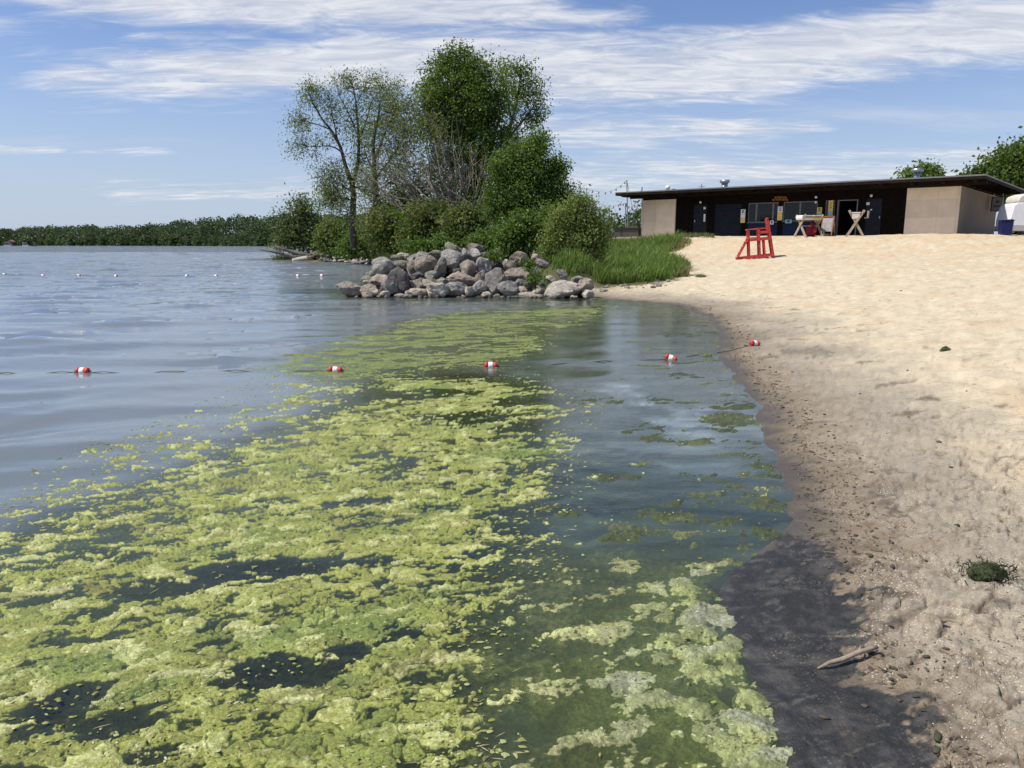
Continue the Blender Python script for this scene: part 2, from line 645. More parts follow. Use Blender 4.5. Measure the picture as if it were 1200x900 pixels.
ck = (1 - sstep(k2_ - k1_ + .1 * nD, 0.0, 0.13)) * (kv_ > .3) * sstep(gd, .3, .6) * (1 - sstep(gd, 1.5, 2.6)) * (1 - sstep(gy, 5, 9)) * sstep(nB + .3 * nC, -.25, .25)
gc = lerp(gc, np.array([0.10, 0.08, 0.058]), 0.75 * ck)
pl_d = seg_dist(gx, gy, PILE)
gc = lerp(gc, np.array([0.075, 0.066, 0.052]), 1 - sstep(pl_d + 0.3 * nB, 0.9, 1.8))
wetn = 1 - sstep(gd + 0.30 * nB + 0.12 * nC + .15 * nA, 0.03, 0.40)
gc = lerp(gc, wet, wetn)
gc = lerp(gc, np.array([0.105, 0.086, 0.064]), 0.85 * sstep(gmd + 0.30 * nB + 0.2 * nC, -0.22, -0.03) * sstep(nD + nB, -.5, .4))
mudn = sstep(gmd + 0.30 * nB + 0.16 * nC + 0.1 * nA + 0.07 * nD, -0.035, 0.012)
gc = lerp(gc, lerp(np.tile(mudc, (len(gx), 1)), np.array([0.058, 0.056, 0.050]), sstep(nC + .5 * nB, -.1, .5)), mudn)
gc = lerp(gc, np.array([0.11, 0.107, 0.09]), mudn * 0.7 * sstep(fbm(gx * 5 + gy * 3, gy * 16 - gx * 6, 4, 78) + .3 * nD, .30, .48))
gc = lerp(gc, bed, 1 - sstep(gd, -0.35, -0.02) if False else sstep(-gd, 0.05, 0.5))
# thin turf on the point left of the beach house
TURF_PX = [(640, 336), (700, 336), (765, 333), (806, 323), (800, 306), (775, 298), (790, 290), (812, 281), (740, 280), (650, 292)]
TURF = [tuple(GT(u, v)[:2]) for u, v in TURF_PX]
tl = sdist(gx, gy, TURF + [(-2, 75), (-30, 90), (-26, 78), (-14, 78), (-8, 60), (-6, 30)])
tl = np.maximum(tl, np.where((gy > 50) & (gx < 6), 1.5, -9.0))
turf = sstep(tl + 1.2 * nA + 0.5 * nB, -0.5, 0.6) * sstep(gd, 0.1, 0.8)
gc = lerp(gc, np.array([0.085, 0.085, 0.035]), turf)
gwet = np.clip(np.maximum(wetn, 0.75 * mudn), 0, 1)
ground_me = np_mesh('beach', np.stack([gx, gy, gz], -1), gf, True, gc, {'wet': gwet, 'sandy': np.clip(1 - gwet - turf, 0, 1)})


def ground_mat():
    m, T = new_mat('sand')
    out = T.n('ShaderNodeOutputMaterial')
    b = T.n('ShaderNodeBsdfPrincipled')
    T.t.links.new(b.outputs[0], out.inputs[0])
    pos = T.n('ShaderNodeNewGeometry').outputs['Position']
    col = T.n('ShaderNodeAttribute', attribute_name='Col').outputs[0]
    wetA = T.n('ShaderNodeAttribute', attribute_name='wet').outputs['Fac']
    sandy = T.n('ShaderNodeAttribute', attribute_name='sandy').outputs['Fac']
    g1 = T.noise(pos, 140, 3, 0.7)
    g2 = T.noise(pos, 22, 5, 0.65)
    g3 = T.noise(T.mapping(pos, (5, 9, 5), (0, 0, R(20))), 1.3, 6, 0.7, 0.4)
    c = T.mix(T.smooth(g1, 0.3, 0.72), T.mix(1.0, col, (0.72, 0.70, 0.68), 'MULTIPLY'), T.mix(1.0, col, (1.18, 1.17, 1.15), 'MULTIPLY'))
    c = T.mix(T.smooth(g2, 0.55, 0.76, 0.0, 0.55), c, (0.13, 0.10, 0.07))
    c = T.mix(T.m('MULTIPLY', sandy, T.smooth(g3, 0.54, 0.70, 0.0, 0.62)), c, (0.17, 0.135, 0.095))
    # pale shell and quartz specks
    vo = T.n('ShaderNodeTexVoronoi', feature='F1')
    T.set(vo.inputs['Vector'], pos)
    vo.inputs['Scale'].default_value = 62
    sp = T.m('MULTIPLY', T.m('LESS_THAN', vo.outputs['Distance'], 0.24), T.smooth(T.noise(pos, 3.5, 3, 0.6), 0.46, 0.60))
    c = T.mix(T.m('MULTIPLY', sp, T.m('ADD', T.m('MULTIPLY', sandy, 0.7), 0.0)), c, (0.62, 0.56, 0.46))
    T.set(b.inputs['Base Color'], c)
    T.set(b.inputs['Roughness'], T.m('SUBTRACT', 0.95, T.m('MULTIPLY', wetA, 0.50)))
    T.set(b.inputs['Specular IOR Level'], T.m('ADD', 0.10, T.m('MULTIPLY', wetA, 0.40)))
    bp = T.n('ShaderNodeBump')
    bp.inputs['Distance'].default_value = 0.014
    bp.inputs['Strength'].default_value = 0.9
    T.set(bp.inputs['Height'], T.m('ADD', T.m('ADD', T.m('MULTIPLY', g2, 1.0), T.m('MULTIPLY', g1, 0.22)), T.m('MULTIPLY', g3, 0.5)))
    T.set(b.inputs['Normal'], bp.outputs[0])
    return m


ground = tag(link('beach', ground_me, ground_mat()), kind='structure')

# ---- algae cover ---------------------------------------------------
def gp(pl):
    return [tuple(G(u, v)) for u, v in pl]


DENSE = gp([(-260, 800), (0, 640), (60, 603), (150, 572), (230, 545), (310, 505), (400, 472), (440, 440), (500, 425), (560, 440),
            (640, 452), (664, 480), (640, 520), (652, 570), (622, 620), (608, 680), (580, 760), (562, 830), (565, 990), (-260, 990)])
FRINGE = gp([(-200, 700), (0, 575), (60, 545), (180, 498), (290, 452), (330, 425), (450, 425), (600, 425), (690, 470), (672, 560), (640, 660), (600, 800), (600, 990), (-200, 990)])
FILM = gp([(300, 432), (350, 416), (430, 396), (480, 376), (560, 366), (640, 362), (716, 359), (700, 376), (650, 392), (625, 415), (570, 432), (480, 442), (400, 448)])
LUMPS = gp([(800, 665), (846, 680), (868, 740), (900, 790), (930, 850), (945, 990), (850, 990), (820, 900), (760, 860), (690, 850), (680, 800), (740, 740), (760, 690)])
MURKY = gp([(590, 700), (640, 650), (720, 660), (800, 640), (860, 660), (850, 690), (880, 780), (935, 880), (945, 990), (540, 990), (560, 800)])
FARAWAY_Y = 24.5
HOLES = [(330, 785, 100, 26, 1.0), (395, 770, 45, 22, .9), (80, 825, 52, 36, 1.0), (130, 850, 60, 20, .7), (290, 668, 95, 18, .85), (190, 690, 70, 18, .6),
         (360, 665, 50, 14, .8), (110, 655, 60, 16, .45), (440, 700, 26, 26, .5), (470, 740, 34, 22, .55), (540, 437, 70, 8, .7), (490, 462, 80, 8, .75),
         (545, 490, 70, 9, .7), (600, 500, 40, 8, .7), (620, 470, 50, 7, .6), (450, 545, 60, 9, .5), (420, 590, 50, 10, .5), (310, 590, 40, 8, .5), (520, 590, 50, 10, .3),
         (180, 885, 60, 14, .8), (60, 700, 40, 14, .5), (470, 860, 40, 20, .4), (640, 375, 60, 5, .5), (650, 388, 60, 6, .6), (500, 410, 50, 5, .3), (230, 610, 50, 8, .45), (560, 640, 40, 14, .35),
         (30, 780, 40, 14, .5), (250, 745, 40, 14, .4), (400, 830, 40, 16, .35)]
DARKWEED = [(760, 505, 60, 14), (890, 545, 30, 10), (860, 475, 45, 8), (845, 500, 50, 8), (870, 520, 45, 7), (820, 560, 50, 10), (900, 590, 40, 10), (880, 620, 50, 12), (840, 640, 50, 12), (905, 560, 30, 7), (760, 600, 70, 10), (720, 560, 60, 8), (800, 590, 60, 8), (700, 470, 60, 7), (850, 610, 60, 10), (730, 630, 70, 10), (660, 600, 50, 10), (790, 392, 40, 6),
            (800, 440, 40, 5), (770, 470, 50, 6)]
FL = R(24)


def wave_amp(x, y):
    """how lively the water is: open lake lively, under algae and in the shallows calm"""
    sc = 0.10 * np.maximum(y, 1) + 0.15
    a = 1 - 0.88 * sstep(sdist(x, y, DENSE) / sc, -1.6, 0.8)
    a = a * (1 - 0.72 * sstep(sdist(x, y, FILM) / sc, -0.6, 0.5))
    a = a * (1 - 0.45 * sstep(sdist(x, y, FRINGE) / sc, -0.8, 0.8))
    d = -sdist(x, y, LAND)
    a = a * (0.10 + 0.90 * sstep(d, 0.4, 7.0))
    return a


_wr = random.Random(5)
WAVES = []
for lam, amp, spread in ((2.6, .013, 12), (1.7, .019, 14), (1.25, .017, 18), (0.95, .011, 20), (0.8, .008, 24), (0.62, .0056, 30), (0.5, .0044, 34), (0.41, .0036, 40),
                         (0.33, .0028, 45), (0.26, .0020, 50), (0.21, .0014, 55), (0.17, .0007, 60), (0.14, .0005, 70)):
    for j in range(2):
        th = R(-78 + _wr.uniform(-spread, spread))
        WAVES.append((lam * _wr.uniform(.88, 1.12), amp * 0.75, th, _wr.uniform(0, 6.28)))


def wave(x, y, amp, spacing=0.0):
    z = np.zeros_like(x)
    wx = x + 0.35 * perlin(x * 0.6, y * 0.6, 301)
    wy = y + 0.35 * perlin(x * 0.5, y * 0.7, 303)
    grp = 0.35 + 1.45 * np.clip(perlin(x * 0.40, y * 0.26, 305) * 0.9 + 0.42, 0, 1.2) ** 1.4
    for lam, a, th, ph in WAVES:
        k = 2 * math.pi / lam
        f = np.clip((lam / np.maximum(spacing, 1e-6) - 2.2) / 2.0, 0, 1) if not np.isscalar(spacing) else 1.0
        # short ripples live on in the shallows
        am = amp if lam > 0.45 else np.maximum(amp, 0.24)
        s = np.sin(k * (wx * math.cos(th) + wy * math.sin(th)) + ph)
        z = z + a * am * f * (2.0 * (0.5 + 0.5 * s) ** 1.9 - 0.75) * grp
    return z


def algae_field(x, y):
    sc = 0.05 * np.maximum(y, 1) + 0.06
    D = 0.77 * sstep(sdist(x, y, DENSE) / sc, -2.2, 2.2)
    D = np.maximum(D, 0.47 * sstep(sdist(x, y, FRINGE) / sc, -1.6, 2.0))
    film = sstep(sdist(x, y, FILM) / sc, -0.9, 0.7)
    D = np.maximum(D, 0.68 * film)
    lump = sstep(sdist(x, y, LUMPS) / 0.22 + 0.5 * fbm(x * 3, y * 3, 3, 99), -0.8, 0.8)
    murk = sstep(sdist(x, y, MURKY) / 0.55 + 0.6 * fbm(x * 1.5, y * 1.9, 3, 97), -0.9, 0.8)
    hole = np.zeros_like(x)
    for (u, v, ru, rv, w) in HOLES:
        c = G(u, v)
        ax = ru * c[1] / FPX
        ay = (G(u, v - rv)[1] - G(u, v + rv)[1]) / 2
        X, Y = (x - c[0]) / ax, (y - c[1]) / ay
        X, Y = X - 0.25 * Y, Y + 0.3 * perlin(x * 2 / max(ax, .2), y * 2 / max(ay, .2), 91)
        hole = np.maximum(hole, w * (1 - sstep(np.hypot(X, Y), 0.5, 1.25)))
    weed = np.zeros_like(x)
    for (u, v, ru, rv) in DARKWEED:
        c = G(u, v)
        ax = ru * c[1] / FPX
        ay = (G(u, v - rv)[1] - G(u, v + rv)[1]) / 2
        weed = np.maximum(weed, 1 - sstep(np.hypot((x - c[0]) / (ax * 1.15), (y - c[1]) / (ay * 1.6)), 0.3, 1.2))
    return D, film, lump, murk, hole, weed


wys = np.array([-3000, -800, -250, -90, -40, -18, -8, -4, -2, -0.8, 0, 0.5, 0.9, 1.2, 1.5] + rows(1.7, 70, 2.5, 0.013, 0.26) + rows(70.2, 165, 1.0, 0.44, 0.44) + list(np.geomspace(166, 600, 90)) + list(np.geomspace(620, 4000, 20)))


def wspace(y):
    return np.maximum(np.interp(y, wys, np.gradient(wys)) * 0.6, 0.0028 * np.abs(y))


ays = np.array(rows(1.72, FARAWAY_Y, 1.55, 0.0041, 0.06))
ass = np.linspace(-0.78, 0.50, 760)
ax_, ay_, af = fan(ays, ass, 1.0)
land_d = sdist(ax_, ay_, LAND)
D, film, lump, murk, hole, weed = algae_field(ax_, ay_)
xr = ax_ * math.cos(FL) + ay_ * math.sin(FL)
yr = -ax_ * math.sin(FL) + ay_ * math.cos(FL)
wxr = xr + 0.06 * perlin(ax_ * 6, ay_ * 6, 101) + 0.022 * perlin(ax_ * 21, ay_ * 21, 103)
wyr = yr + 0.06 * perlin(ax_ * 6, ay_ * 6, 105) + 0.022 * perlin(ax_ * 21, ay_ * 21, 107)
nL = fbm(xr * 0.9, yr * 1.7, 4, 111)
nM = fbm(wxr * 3.0, wyr * 6.0, 4, 113)
nS = fbm(ax_ * 30, ay_ * 30, 3, 115)
f1, f2, cv = worley(wxr / 0.105, wyr / 0.062, 121)
e1 = f2 - f1
g1, g2, cv2 = worley(wxr / 0.042, wyr / 0.028, 123)
k1, k2, cv3 = worley(wxr / 0.33, wyr / 0.15, 125)
farw = sstep(ay_, 5.0, 11.0)
cellv = (cv - 0.5) * (1 - farw) * 0.46 + (cv3 - 0.5) * 0.26 + (cv2 - 0.5) * 0.16 * (1 - farw)
c = D - (0.42 * hole + 0.30 * hole ** 3) * (1 - 0.2 * film) + 0.32 * nL + 0.42 * nM + cellv * (1 - 0.75 * film)
cs = c - cellv * (1 - 0.75 * film)
c = c - 0.06 + 0.20 * nS + 0.30 * fbm(xr * 3.5, yr * 17, 4, 171)
pres = sstep(c, 0.42, 0.53) * (1 - (1 - farw) * 0.6 * (1 - sstep(e1, 0.02, 0.10)) * (0.3 + 0.7 * (cv3 > .4)))
dome = np.clip(1 - (f1 / 0.66) ** 2, 0, 1)
dome2 = np.clip(1 - (g1 / 0.66) ** 2, 0, 1)
body = 0.0016 + 0.0036 * dome * (0.15 + cv ** 2) + 0.0022 * dome2 * (0.3 + cv2) + 0.0030 * nS + 0.004 * np.clip(c - 0.55, 0, 0.6) + 0.003 * nM - 0.0070 * (1 - sstep(e1, 0, 0.13)) * (1 - farw) * (0.25 + 0.75 * (cv3 > .35))
bodyf = 0.003 + 0.0025 * nS + 0.012 * np.clip(nM, -0.2, 0.5) * (1 - film)
body = body * (1 - 0.5 * farw) + 0.5 * farw * bodyf
body = body * (1 - 0.8 * film) + 0.8 * film * (0.0000 + 0.0050 * nM + 0.0035 * nL + 0.002 * nS)
sub = -0.0028 - 0.045 * np.clip(0.30 - cs, 0, 1) + 0.0030 * nS
h = pres * body + (1 - pres) * sub
c_rel = np.clip(c, 0, 1)
# drowned, mottled mats on the right
mk = -0.003 + 0.022 * nM + 0.014 * nL + 0.008 * nS + 0.004 * dome * cv
h = np.where(murk > 0.02, np.maximum(h, mk - 0.10 * (1 - murk)), h)
# thick slumped scum along the mud
q1, q2, qv = worley(ax_ / 0.16 + 0.5 * nM, ay_ / 0.16 + 0.4 * nS, 131)
lm = -0.016 + 0.034 * np.clip(1 - (q1 / 0.7) ** 2, 0, 1) + 0.018 * nM + 0.006 * dome + 0.005 * nS + 0.004 * dome2 + 0.012 * nL
edge_l = sstep(land_d, -0.55, -0.10)
lm = lm - 0.016 * (1 - edge_l)
h = np.where(lump > 0.02, np.maximum(h, lm - 0.06 * (1 - lump)), h)
# dark ragged weed in the shallows
wn = fbm(wxr * 4, wyr * 11, 4, 141)
wd = -0.003 + 0.036 * wn + 0.008 * nS
h = np.where(weed > 0.02, np.maximum(h, wd - 0.05 * (1 - weed)), h)
# drowned weed bed in the whole shallow bay
shal = sstep(land_d, -6.0, -1.2) * (ay_ < 26)
wl_ = fbm(ax_ * 1.6 + .5 * nM, ay_ * 4.2, 4, 181)
edge_s = sstep(land_d, -1.6, -0.25)
sb = -0.016 + 0.022 * nM + 0.018 * nL + 0.010 * nS + 0.026 * wl_ + 0.008 * edge_s
h = np.where(shal > 0.05, np.maximum(h, sb - 0.07 * (1 - shal)), h)
h = h - 0.06 * (1 - sstep(np.maximum.reduce([D, film, lump, murk, weed, shal]), 0.02, 0.12))
h = h - 0.05 * sstep(land_d, -0.02, 0.12)
yg, pale, olive, green = (np.array(t) for t in ((0.285, 0.310, 0.066), (0.45, 0.465, 0.20), (0.150, 0.140, 0.040), (0.150, 0.215, 0.045)))
ac = lerp(np.tile(yg, (len(ax_), 1)), green, sstep(nL + 0.3 * (cv3 - .5), 0.05, 0.5) * 0.75)
ac = lerp(ac, olive, sstep(fbm(xr * 1.6 + 9, yr * 3, 4, 151) + 0.5 * (cv - .5), 0.18, 0.55) * 0.8)
ac = lerp(ac, pale, sstep(0.8 * (cv - 0.5) + 0.5 * nM + 0.35 * nS, 0.12, 0.55) * 0.8 * (1 - 0.7 * film))
ac = lerp(ac, np.array([0.155, 0.190, 0.050]), 0.8 * film)
bedw = shal * (1 - pres) * (1 - lump)
ac = lerp(ac, lerp(np.tile(np.array([0.050, 0.066, 0.026]), (len(ax_), 1)), np.array([0.125, 0.140, 0.055]), sstep(nM + .6 * nS + .5 * wl_, -.1, .5)), bedw)
ac = lerp(ac, lerp(np.tile(np.array([0.140, 0.155, 0.045]), (len(ax_), 1)), np.array([0.36, 0.365, 0.155]), sstep(nM + .5 * nS + .3 * nL, -.15, .45)), np.clip(murk * (1 - pres), 0, 1))
lc = lerp(np.tile(np.array([0.27, 0.30, 0.115]), (len(ax_), 1)), np.array([0.35, 0.365, 0.25]), sstep(nL + 0.6 * nM, 0.0, 0.5))
ac = ac * (1 - lump[:, None]) + lc * lump[:, None]
ac = lerp(ac, np.array([0.06, 0.075, 0.025]), weed * (1 - pres) * (1 - lump) * (1 - .6 * murk))
ac = lerp(ac, np.array([0.125, 0.160, 0.042]), np.clip((1 - pres) * (1 - lump) * (1 - murk) * (1 - film) * (1 - shal) * 0.75, 0, 1))
ac = ac * (1 - 0.15 * ((1 - pres) * (1 - lump) * (1 - murk) * (1 - .7 * film) * (1 - shal))[:, None])
ac = lerp(ac, bed * 0.8, sstep(-h, 0.010, 0.040))
ac = ac * (1 - 0.62 * (hole * (1 - pres))[:, None])
ac = ac * (0.74 + 0.5 * cv[:, None]) 
ac = ac * (1 + 0.26 * nS[:, None]) * (1 + 0.25 * (cv2[:, None] - 0.5))
aamp = wave_amp(ax_, ay_)
az_ = h + wave(ax_, ay_, aamp, wspace(ay_))
h_grid = h
keep = (h > -0.055)
fk = keep[af].any(1) & (land_d[af].max(1) < 0.12)
af = af[fk]
used = np.zeros(len(ax_), bool)
used[af.ravel()] = True
remap = np.cumsum(used) - 1
algae_me = np_mesh('algae_mat', np.stack([ax_, ay_, az_], -1)[used], remap[af], True, np.clip(ac[used], 0.01, 0.6))


def algae_material():
    m, T = new_mat('algae')
    out = T.n('ShaderNodeOutputMaterial')
    b = T.n('ShaderNodeBsdfPrincipled')
    T.t.links.new(b.outputs[0], out.inputs[0])
    pos = T.n('ShaderNodeNewGeometry').outputs['Position']
    col = T.n('ShaderNodeAttribute', attribute_name='Col').outputs[0]
    g1 = T.noise(T.mapping(pos, (1, 1, 0.2)), 75, 5, 0.75, 0.8)
    g2 = T.noise(T.mapping(pos, (1, 1.6, 0.2), (0, 0, FL)), 190, 3, 0.7)
    c = T.mix(T.smooth(g1, 0.28, 0.72), T.mix(1.0, col, (0.42, 0.42, 0.36), 'MULTIPLY'), T.mix(1.0, col, (1.42, 1.40, 1.50), 'MULTIPLY'))
    T.set(b.inputs['Base Color'], c)
    T.set(b.inputs['Roughness'], T.smooth(g2, 0.3, 0.7, 0.35, 0.75))
    b.inputs['Specular IOR Level'].default_value = 0.35
    bp = T.n('ShaderNodeBump')
    bp.inputs['Distance'].default_value = 0.009
    bp.inputs['Strength'].default_value = 0.9
    T.set(bp.inputs['Height'], T.m('ADD', g1, T.m('MULTIPLY', g2, 0.3)))
    T.set(b.inputs['Normal'], bp.outputs[0])
    return m


algae = tag(link('floating_algae', algae_me, algae_material()), 'yellow green scum of algae floating in clumps on the near water', 'algae', None, 'stuff')

# ---- water ----------------------------------------------------------
wss = np.concatenate([-np.geomspace(40, 0.86, 24), np.linspace(-0.84, 0.56, 380), np.geomspace(0.58, 40, 24)])
wx_, wy_, wf = fan(wys, wss, 1.0)
wx_ = np.clip(wx_, -5000, 5000)
spacing = wspace(wy_)
wamp = wave_amp(wx_, wy_)
wd_ = sdist(wx_, wy_, LAND)
wz_ = wave(wx_, wy_, wamp, spacing)
D, film, lump, murk, hole, weed = algae_field(wx_, wy_)
lake = np.array([0.180, 0.205, 0.212])
milky = np.array([0.165, 0.205, 0.210])
clear = np.array([0.064, 0.086, 0.058])
dark = np.array([0.016, 0.021, 0.017])
oliv = np.array([0.075, 0.092, 0.034])
near_shore = sstep(wd_, -6.5, -1.0) * (wy_ < 30)
sw = fbm(wx_ * 0.55 + 0.45 * wy_ + 0.8 * perlin(wx_ * 0.7, wy_ * 0.6, 201), wy_ * 0.62 - 0.3 * wx_ + 0.9 * perlin(wx_ * 0.8, wy_ * 0.7, 203), 5, 205, 0.6)
wc = lerp(np.tile(lake, (len(wx_), 1)), clear, near_shore)
mc = G(760, 470)
mq = np.exp(-(((wx_ - mc[0]) / 1.0) ** 2 + ((wy_ - mc[1]) / 2.2) ** 2))
milk = near_shore * sstep(sw, -0.12, 0.34) * (0.20 + 0.9 * mq) * (1 - 0.8 * murk)
wc = lerp(wc, milky, milk)
stk = fbm(wx_ * 1.1 + .8 * sw, wy_ * 5.0 + 2.0 * sw, 4, 207)
wc = wc * (1 + (1.3 * stk * near_shore)[:, None])
wc = lerp(wc, oliv, murk * 0.85)
inal = sstep(sdist(wx_, wy_, DENSE) / (0.05 * np.maximum(wy_, 1) + .06), -0.8, 0.8)
wc = lerp(wc, dark * 1.0, inal * 0.9)
wc = lerp(wc, np.array([0.105, 0.130, 0.042]), film * (0.62 + 0.5 * sw))
turb = 0.82 - 0.30 * near_shore - 0.60 * inal
turb = turb * (1 - 0.45 * murk)
turb = np.where(film > 0.3, np.maximum(turb * (1 - film), 0.62), turb)
turb = np.clip(turb + 0.42 * milk, 0.08, 0.95)
wfd = wd_[wf].min(1) < 1.0
wf = wf[wfd]
water_me = np_mesh('water', np.stack([wx_, wy_, wz_], -1), wf, True, wc, {'turb': turb, 'calm': 1 - wamp})


def water_material():
    m, T = new_mat('lake_water')
    out = T.n('ShaderNodeOutputMaterial')
    pos = T.n('ShaderNodeNewGeometry').outputs['Position']
    col = T.n('ShaderNodeAttribute', attribute_name='Col').outputs[0]
    turb_ = T.n('ShaderNodeAttribute', attribute_name='turb').outputs['Fac']
    calm = T.n('ShaderNodeAttribute', attribute_name='calm').outputs['Fac']
    cd = T.vm('LENGTH', pos, out=1)
    r1 = T.noise(T.mapping(pos, (1.0, 2.2, 1), (0, 0, R(6))), 5.0, 4, 0.6, 0.3)
    r2 = T.noise(T.mapping(pos, (0.5, 1.25, 1), (0, 0, R(8))), 1.0, 5, 0.62, 0.3)
    r3 = T.noise(T.mapping(pos, (1, 1.5, 1), (0, 0, R(15))), 26.0, 3, 0.6, 0.2)
    far = T.smooth(cd, 12, 60)
    hgt = T.m('ADD', T.m('MULTIPLY', r1, T.m('ADD', 0.004, T.m('MULTIPLY', far, 0.03))), T.m('MULTIPLY', r2, T.m('MULTIPLY', far, 0.19)))
    hgt = T.m('ADD', hgt, T.m('MULTIPLY', r3, T.m('MULTIPLY', calm, 0.0026)))
    bp = T.n('ShaderNodeBump')
    bp.inputs['Distance'].default_value = 1.0
    T.set(bp.inputs['Strength'], T.m('SUBTRACT', 1.0, T.m('MULTIPLY', calm, 0.45)))
    T.set(bp.inputs['Height'], hgt)
    # beyond the modelled waves: the tilt of unresolved wavelets
    nv = T.noise(T.mapping(pos, (0.45, 1.15, 1), (0, 0, R(7))), 1.0, 4, 0.65, 0.2, out=1)
    tilt = T.vm('MULTIPLY', T.vm('SUBTRACT', nv, (0.5, 0.5, 0.5)), (0.55, 1.15, 0.0))
    nf_ = T.vm('NORMALIZE', T.vm('ADD', T.vm('SCALE', tilt, T.smooth(cd, 25, 75)), bp.outputs[0]))
    N = nf_
    fr = T.n('ShaderNodeFresnel')
    fr.inputs[0].default_value = 1.333
    T.set(fr.inputs['Normal'], N)
    gl = T.n('ShaderNodeBsdfGlossy')
    gl.inputs['Roughness'].default_value = 0.02
    T.set(gl.inputs['Normal'], N)
    T.set(gl.inputs['Color'], (0.96, 0.97, 1.0))
    tr = T.n('ShaderNodeBsdfTransparent')
    T.set(tr.inputs[0], (0.73, 0.78, 0.66))
    df = T.n('ShaderNodeBsdfDiffuse')
    T.set(df.inputs[0], col)
    mx = T.n('ShaderNodeMixShader')
    T.set(mx.inputs[0], turb_)
    T.t.links.new(tr.outputs[0], mx.inputs[1])
    T.t.links.new(df.outputs[0], mx.inputs[2])
    mx2 = T.n('ShaderNodeMixShader')
    T.set(mx2.inputs[0], fr.outputs[0])
    T.t.links.new(mx.outputs[0], mx2.inputs[1])
    T.t.links.new(gl.outputs[0], mx2.inputs[2])
    T.t.links.new(mx2.outputs[0], out.inputs[0])
    return m


water = tag(link('water', water_me, water_material()), kind='structure')

# ================================================================== beach house
def FB(u, v, off=0.0):
    """facade coordinates (along, height) of a pixel; off = how far in front of the wall"""
    d = ray(u, v)
    o = np.array([B0.x, B0.y]) - BN * off
    t = (o @ BN) / (d[:2] @ BN)
    p = d * t
    return float((p[:2] - o) @ BD), float(p[2] + CAM_H - BZ)


def fs(u, off=0.0):
    return FB(u, 260, off)[0]


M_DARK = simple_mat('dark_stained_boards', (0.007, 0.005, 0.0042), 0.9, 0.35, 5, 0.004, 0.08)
M_TAN = simple_mat('tan_painted_boards', (0.78, 0.66, 0.50), 0.7, 0.08, 1.5, 0.003)
M_TAN_SHADE = simple_mat('tan_siding_shade_tone', (0.21, 0.16, 0.115), 0.75, 0.08, 1.5, 0.003)  # end wall tan darkened, its shade is put into the colour
M_TAN2 = simple_mat('tan_painted_boards_greyer', (0.70, 0.585, 0.445), 0.7, 0.08, 1.5, 0.003)
M_NAVY = simple_mat('navy_paint', (0.009, 0.016, 0.045), 0.6, 0.2, 4, 0, .15)
M_BLUEGREY = simple_mat('slate_blue_paint', (0.013, 0.016, 0.024), 0.6, 0.25, 4, 0, .15)
M_ROOF = simple_mat('roof_felt', (0.14, 0.135, 0.13), 0.85, 0.2, 3, 0.004)
M_FASCIA = simple_mat('fascia_brown', (0.015, 0.010, 0.008), 0.8, 0.3, 3, 0, 0.1)
M_METAL = simple_mat('galvanised_metal', (0.45, 0.46, 0.47), 0.35, 0.15, 9, 0, 0.5, 0.9)
M_WHITE = simple_mat('white_print', (0.72, 0.72, 0.70), 0.6, 0.05, 9)
M_YELLOW = simple_mat('yellow_print', (0.72, 0.52, 0.13), 0.6, 0.06, 9)
M_TEAL = simple_mat('pale_teal_print', (0.28, 0.48, 0.52), 0.6, 0.06, 9)
M_ORANGE = simple_mat('orange_letters', (0.36, 0.16, 0.02), 0.7, 0.1, 9)
M_INK = simple_mat('dark_ink', (0.03, 0.03, 0.035), 0.7, 0.1, 9)
M_CONC = simple_mat('concrete', (0.42, 0.39, 0.34), 0.9, 0.12, 5, 0.004)
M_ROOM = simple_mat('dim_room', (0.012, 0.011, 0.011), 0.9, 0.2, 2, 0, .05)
M_GREYFRAME = simple_mat('grey_frame', (0.16, 0.155, 0.15), 0.5, 0.1, 4)


def glass_mat():
    m, T = new_mat('dark_glass')
    out = T.n('ShaderNodeOutputMaterial')
    tr = T.n('ShaderNodeBsdfTransparent')
    T.set(tr.inputs[0], (0.16, 0.18, 0.19))
    gl = T.n('ShaderNodeBsdfGlossy')
    gl.inputs['Roughness'].default_value = 0.03
    lw = T.n('ShaderNodeFresnel')
    lw.inputs[0].default_value = 1.5
    mx = T.n('ShaderNodeMixShader')
    T.set(mx.inputs[0], lw.outputs[0])
    T.t.links.new(tr.outputs[0], mx.inputs[1])
    T.t.links.new(gl.outputs[0], mx.inputs[2])
    T.t.links.new(mx.outputs[0], out.inputs[0])
    return m


M_GLASS = glass_mat()


